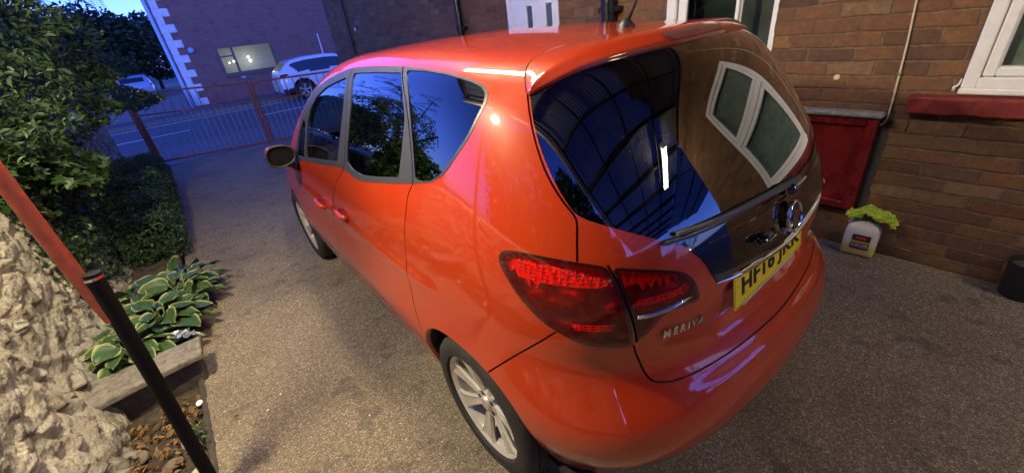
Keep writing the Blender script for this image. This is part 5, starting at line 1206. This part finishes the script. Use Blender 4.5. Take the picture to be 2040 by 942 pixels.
# ---- fence and hedge behind the camera (seen in the glass), and an added sky-blocking building
o=MB()
for k in range(34): o.box((-3.2+k*.155,-9.42,0),(-3.2+k*.155+.145,-9.4,1.75))
ob=empty('sky_block_building',(0,0,0)); tag(ob,'low brick outhouse with flat roof behind the carport','sky_block_building'); MB().box((-6.0,-12.0,-.1),(.9,-9.6,2.75)).build('wall',M['brick_b'],ob); MB().box((-6.2,-12.2,2.75),(1.1,-9.45,2.9)).build('roof',M['roofslate'],ob)
e=empty('board_fence',(0,0,0)); tag(e,'dark board fence closing the yard behind the car','fence'); o.build('boards',simple('creosote_boards',(.05,.035,.025),.9,var=.4,scale=12),e)
shrub('tree','tree behind the board fence at the back of the yard','tree',[(3.2,-11.2,1.6,1.0,.9,.7),(4.6,-10.8,1.9,1.0,.9,.8),(2.2,-11.5,1.5,.9,.9,.6)],260,.13,M['leaf_dark'],21,'crown',.5,stem=[([(3.2,-11.2,-.1),(3.25,-11.2,1.0),(3.2,-11.1,2.0)],.10)])
for k,(x,y,zt,lab) in enumerate(((-3.5,.1,2.3,'dense dark tree right behind the near end of the stone wall'),(-3.4,-2.6,2.6,'dense dark tree behind the stone wall, one back from the near end'),(-3.8,-5.4,3.0,'dense dark tree behind the stone wall, midway back'),(-3.6,-8.2,2.8,'dense dark tree behind the stone wall at the far end'))):
    shrub('tree',lab,'tree',[(x,y,zt,.9,1.5,1.4),(x-.5,y+.3,zt-1.0,.9,1.4,1.0)],1300,.15,M['leaf_dark'],60+k,'crown',.55,group='trees behind the stone wall',stem=[([(x,y,-.1),(x+.05,y,1.0),(x,y,zt)],.12)])
# ---- gate
gt=empty('driveway_gate',(0,0,0)); tag(gt,'pair of orange painted steel railing gates closing the drive at the street','gate')
A=Vector((-1.95,8.95,0)); Bm=Vector((-.13,8.50,0)); Cc_=Vector((1.90,8.02,0))
def gleaf(a,b_,z0a,z1a,z0b,z1b,mida,midb):
    g=empty('gate_leaf'); g.parent=gt; d=(b_-a); L_=d.length
    P_=lambda t,z: tuple(a+d*t+Vector((0,0,z)))
    lerp=lambda p,q,t: p+(q-p)*t
    b=MB(); b.tube([P_(0,z1a),P_(1,z1b)],.016,8); b.tube([P_(0,mida),P_(1,midb)],.013,8); b.tube([P_(0,z0a),P_(1,z0b)],.020,8); b.tube([P_(0.005,z0a-.02),P_(.005,z1a+.02)],.022,8); b.tube([P_(.985,z0b-.04),P_(.985,z1b+.04)],.026,8); b.build('gate_frame',M['gate_paint'],g,True,40)
    n=int(L_/.14)
    for i in range(1,n):
        t=i/n; o=MB().tube([P_(t,lerp(mida,midb,t)),P_(t,lerp(z1a,z1b,t))],.0065,6).build('baluster',M['gate_paint'],g,True,40)
    n=int(L_/.095); m_=simple('rail_caught_light',(.30,.28,.32),.5) if 'rail_caught_light' not in bpy.data.materials else bpy.data.materials['rail_caught_light']  # light caught by the lower bars is put into this pale colour
    for i in range(1,n):
        t=i/n; o=MB().tube([P_(t,lerp(z0a,z0b,t)),P_(t,lerp(mida,midb,t))],.0052,6).build('lower_baluster',m_,g,True,40)
gleaf(A,Bm,.12,1.33,.10,1.22,.96,.87); gleaf(Bm+Vector((.03,-.01,0)),Cc_,.10,1.22,.10,1.19,.87,.84)
for x,y,r_,lab in ((-2.0,8.98,.035,'orange steel gate post standing against the stone wall'),(1.90,7.98,.045,'orange steel gate post standing against the brick house')):
    o=MB().box((x-r_,y-r_,-.05),(x+r_,y+r_,1.42),0,.008).build('gate_post',M['gate_paint']); tag(o,lab,'gate post','gate posts')
# ---- house across the road
fh=empty('far_house',(0,0,0)); tag(fh,'brick house with white quoins and lit window across the road','house')
FY=21.5
def wall_y(name,y0,y1,x0,x1,z0,z1,holes,mat,parent):
    o=wall_with_holes(name,y0,y1,x0,x1,z0,z1,holes,mat,parent)
    me=o.data
    for v in me.vertices: v.co=(v.co[1],v.co[0],v.co[2])
    me.flip_normals(); return o
FWN=(.84,3.02,1.02,2.14)
wall_y('wall',FY,FY+.25,-.62,13.,-.1,7.2,[FWN],M['brick_far'],fh)
MB().box((-.62,FY+.25,-.1),(-.40,FY+8,7.2)).build('wall',M['brick_far'],fh); MB().box((-.9,FY-.3,7.2),(13.2,FY+8,7.35)).build('roof',M['roofslate'],fh)
for k in range(13):
    MB().box((-.67,FY-.035,.02+k*.56),(-.16,FY+.4,.02+k*.56+.29),0,.02).build('quoin',M['whitestone'],fh); MB().box((-.66,FY-.030,.31+k*.56),(-.42,FY+.38,.02+(k+1)*.56),0,.01).build('quoin',M['whitestone'],fh)
MB().tube([(-.80,FY-.05,-.1),(-.80,FY-.05,7.1)],.065,12).build('downpipe',simple('pale_blue_pipe',(.45,.60,.80),.5),fh,True,40)
wn=empty('window'); wn.parent=fh
wf=simple('brown_window_frame',(.14,.10,.08),.6)
b=MB(); x0,x1,z0,z1=FWN
for a in ((x0,FY-.01,z0,x0+.07,FY+.08,z1),(x1-.07,FY-.01,z0,x1,FY+.08,z1),(x0+.07,FY-.009,z0,x1-.07,FY+.08,z0+.07),(x0+.07,FY-.009,z1-.07,x1-.07,FY+.08,z1),(x0+.55,FY-.008,z0+.07,x0+.63,FY+.08,z1-.07),(x0+.07,FY-.007,1.72,x0+.55,FY+.08,1.78)): b.box(a[:3],a[3:])
b.build('window_frame',wf,wn); MB().box((x0+.07,FY+.03,z0+.07),(x1-.07,FY+.036,z1-.07)).build('pane',M['glass'],wn)
MB().box((x0-.05,FY-.06,z0-.08),(x1+.05,FY-.001,z0-.002)).build('sill',wf,wn)
MB().box((x0-.3,FY+.9,z0-.4),(x1+.3,FY+.95,z1+.3)).build('room_wall',emit('glowing_room_wall',(.62,.62,.86),.15),wn)  # the wall itself glows, to brighten the window
for i,(x,z,s_) in enumerate(((1.22,1.48,.03),(1.40,1.52,.035),(2.02,1.62,.045),(2.05,1.46,.055))):
    MB().lathe([(-s_,.001),(-s_*.7,s_*.7),(0,s_),(s_*.7,s_*.7),(s_,.001)],(x,FY+.5,z),'z',14).build('room_lamp',M['roomlamp'],wn,True)
o=MB().lathe([(0,.001),(0,.10),(.06,.11),(.10,.07),(.11,.001)],(.0,FY-.12,2.13),'y',16).build('wall_lantern',simple('pale_blue_lantern',(.35,.5,.7),.4),None,True); tag(o,'small pale lantern on the brick by the white quoins','wall lamp')
o=MB().box((1.38,FY-.06,.82),(1.55,FY-.002,.90)).build('wall_plaque',simple('pale_plaque',(.45,.45,.55),.5)); tag(o,'small pale plaque below the lit window across the road','plaque')
o=MB().tube([(4.40,18.9,0),(4.40,18.9,2.15)],.025,8).build('thin_post',M['whitestone'],None,True,40); tag(o,'thin pale post standing behind the white car','post')
# garden wall, far car, trees left of the far house
o=MB().box((-9,20.2,-.1),(-.95,20.5,.62)).build('garden_wall',simple('pale_blue_render',(.14,.16,.20),.8)); tag(o,'low rendered garden wall beside the quoined house','wall')
# ---- other cars: a simple crossover body lofted from sections
def crossover(name,label,paint,loc,rz,L_=4.35,H=1.52):
    e=empty(name,loc,rz); tag(e,label,'car','cars parked across the road'); hw=.90
    # side silhouette along x (rear at 0, nose at L)
    rooft=[(0.02,.78),(.03,.95),(.10,1.10),(.42,1.36),(.62,1.46),(1.1,H),(1.9,H+.005),(2.35,H-.04),(2.75,1.30),(3.15,1.06),(3.6,1.0),(4.05,.90),(4.28,.72),(4.33,.5),(4.30,.30)]
    xs=np.linspace(0.0,L_-.01,88); top=np.interp(xs,[p[0] for p in rooft],[p[1] for p in rooft]); V=[];F=[];m=[]; nz=22
    belt=.95
    for x,t in zip(xs,top):
        t=max(t,.45); pinch=1-.10*max(0,(x-3.4)/.95)**2-.10*max(0,(.5-x)/.5)**2; zb=.30 if .2<x<4.1 else .34
        for k in range(nz):
            f=k/(nz-1); z=zb+(t-zb)*min(1,f*1.25) if f<.8 else t; 
            w_=hw*pinch*(.97+.03*math.sin(min(1,(z-.2)/.7)*math.pi)); 
            if z>belt: w_-= (z-belt)*.36
            if f>=.72: w_*= 1-((f-.72)/.28)**2.0*1.0
            if f>=.72: z=t-.05*(1-min(1,(f-.72)/.12))
            V.append((x,-w_,z))
    nX=len(xs)
    for i in range(nX-1):
        for k in range(nz-1): F.append((i*nz+k,i*nz+k+1,(i+1)*nz+k+1,(i+1)*nz+k))
    V=np.array(V); Fm=np.array(F); Vm=V*np.array([1,-1,1]); n0=len(V)
    cc=V[Fm].mean(1); 
    arch=np.zeros(len(Fm),bool)
    for wx in (.78,3.42): arch|=(np.hypot(cc[:,0]-wx,cc[:,2]-.36)<.40)&(cc[:,1]<-.6)
    win=(cc[:,2]>.99)&(cc[:,2]<top[np.clip((cc[:,0]/(L_-.01)*87).astype(int),0,87)]-.10)&(cc[:,1]<-.52)&(cc[:,0]>.42)&(cc[:,0]<2.95)&(cc[:,2]-1.0>(.75-cc[:,0])*.9)
    clad=(cc[:,2]<.46)&~arch
    mi=np.where(win,1,np.where(clad,2,0))
    Fk=Fm[~arch]; mk=mi[~arch]
    VV=np.concatenate([V,Vm]); FF=np.concatenate([Fk,(Fk+n0)[:,::-1]]).tolist(); MM=np.concatenate([mk,mk]).tolist()
    for s0 in (0,(nX-1)*nz):
        FF.append([s0+k for k in range(nz)]+[n0+s0+k for k in range(nz)][::-1]); MM.append(0)
    o=npmesh('body',VV,[f for f,mm in zip(FF,MM) if mm!=1],[paint,M['gloss_black'],M['black']],e,smooth=True,mi=[mm for mm in MM if mm!=1]); o.data.set_sharp_from_angle(angle=R(38))
    for sgn in (0,1):
        fs=[f for f,mm in zip(FF,MM) if mm==1 and (max(f)>=n0)==bool(sgn)]; npmesh('side_windows',VV,fs,M['gloss_black'],e,smooth=True)
    for s_ in (-1,1):
        MB().prism([(.0+.02,.88),(.34,.93),(.30,1.0),(.06,.99)],'y',s_*(hw-.035),s_*(hw-.10)).build('tail_lamp',simple('red_purple_lamp',(.30,.03,.05),.2,coat=1) if 'red_purple_lamp' not in bpy.data.materials else bpy.data.materials['red_purple_lamp'],e)
        MB().prism([(3.85,.78),(4.22,.76),(4.20,.86),(3.95,.90)],'y',s_*(hw-.075),s_*(hw-.16)).build('headlamp',M['chrome'],e)
        MB().box((2.55,s_*(hw-.02),.98),(2.70,s_*(hw+.16),1.10),0,.03).build('door_mirror',paint,e)
        for wx in (.78,3.42):
            w_=wheel('wheel',(0,0,0),1,e,.345,.22,.225,5); w_.location=(wx,s_*.80,.345); w_.rotation_euler=(0,0,R(90) if s_<0 else R(-90))
            MB().lathe([(-.01,.40),(.0,.395),(.25,.395),(.25,.01)],(wx,s_*.895,.36),'y',40).build('wheel_arch',M['seal'],e).scale=(1,1,1)
            pts=[(wx+.405*math.cos(a),s_*.893,.36+.405*math.sin(a)) for a in np.linspace(-.05,math.pi+.05,24)]
            MB().tube(pts,.018,6).build('arch_trim',M['black'],e,True)
    MB().prism([(.12,1.12),(.42,1.36),(.44,1.34),(.15,1.09)],'y',-.55,.55).build('rear_window',M['gloss_black'],e)
    MB().box((-.012,-.26,.62),(.01,.26,.73)).build('number_plate',M['plate'],e)
    return e
crossover('white_car','white crossover car parked across the road','%s' and M['whitepaint'],(2.08,17.25+.9,-.11),0)
crossover('blue_car','pale blue car half hidden by leaves beyond the garden wall',M['bluepaint'],(-2.75,31.8,-.05),R(90))
# trees beyond
for k,(x,y,s_,lab) in enumerate(((-3.6,36,2.4,'dark tree directly behind the pale blue car'),(-7.5,33,2.6,'dark tree left of the pale blue car'),(-12,36,3.2,'tall dark tree farthest left behind the leaves'),(-4.2,44,2.3,'tallest dark tree in the gap beside the far house'),(-1.6,47,2.6,'dark tree farthest off, just clear of the white quoins'))):
    shrub('tree',lab,'tree',[(x,y,2.2*s_*.5+.4,s_,s_,s_*.9),(x-.6*s_,y,1.1*s_+.4,s_*.7,s_*.7,s_*.6),(x+.5*s_,y,1.4*s_,s_*.6,s_*.7,s_*.6)],230,.34,M['far_leaf'],40+k,'crown',.6,group='trees beyond the road',stem=[([(x,y,-.1),(x+.1,y,1.2),(x,y,1.9*s_*.6)],.16)])
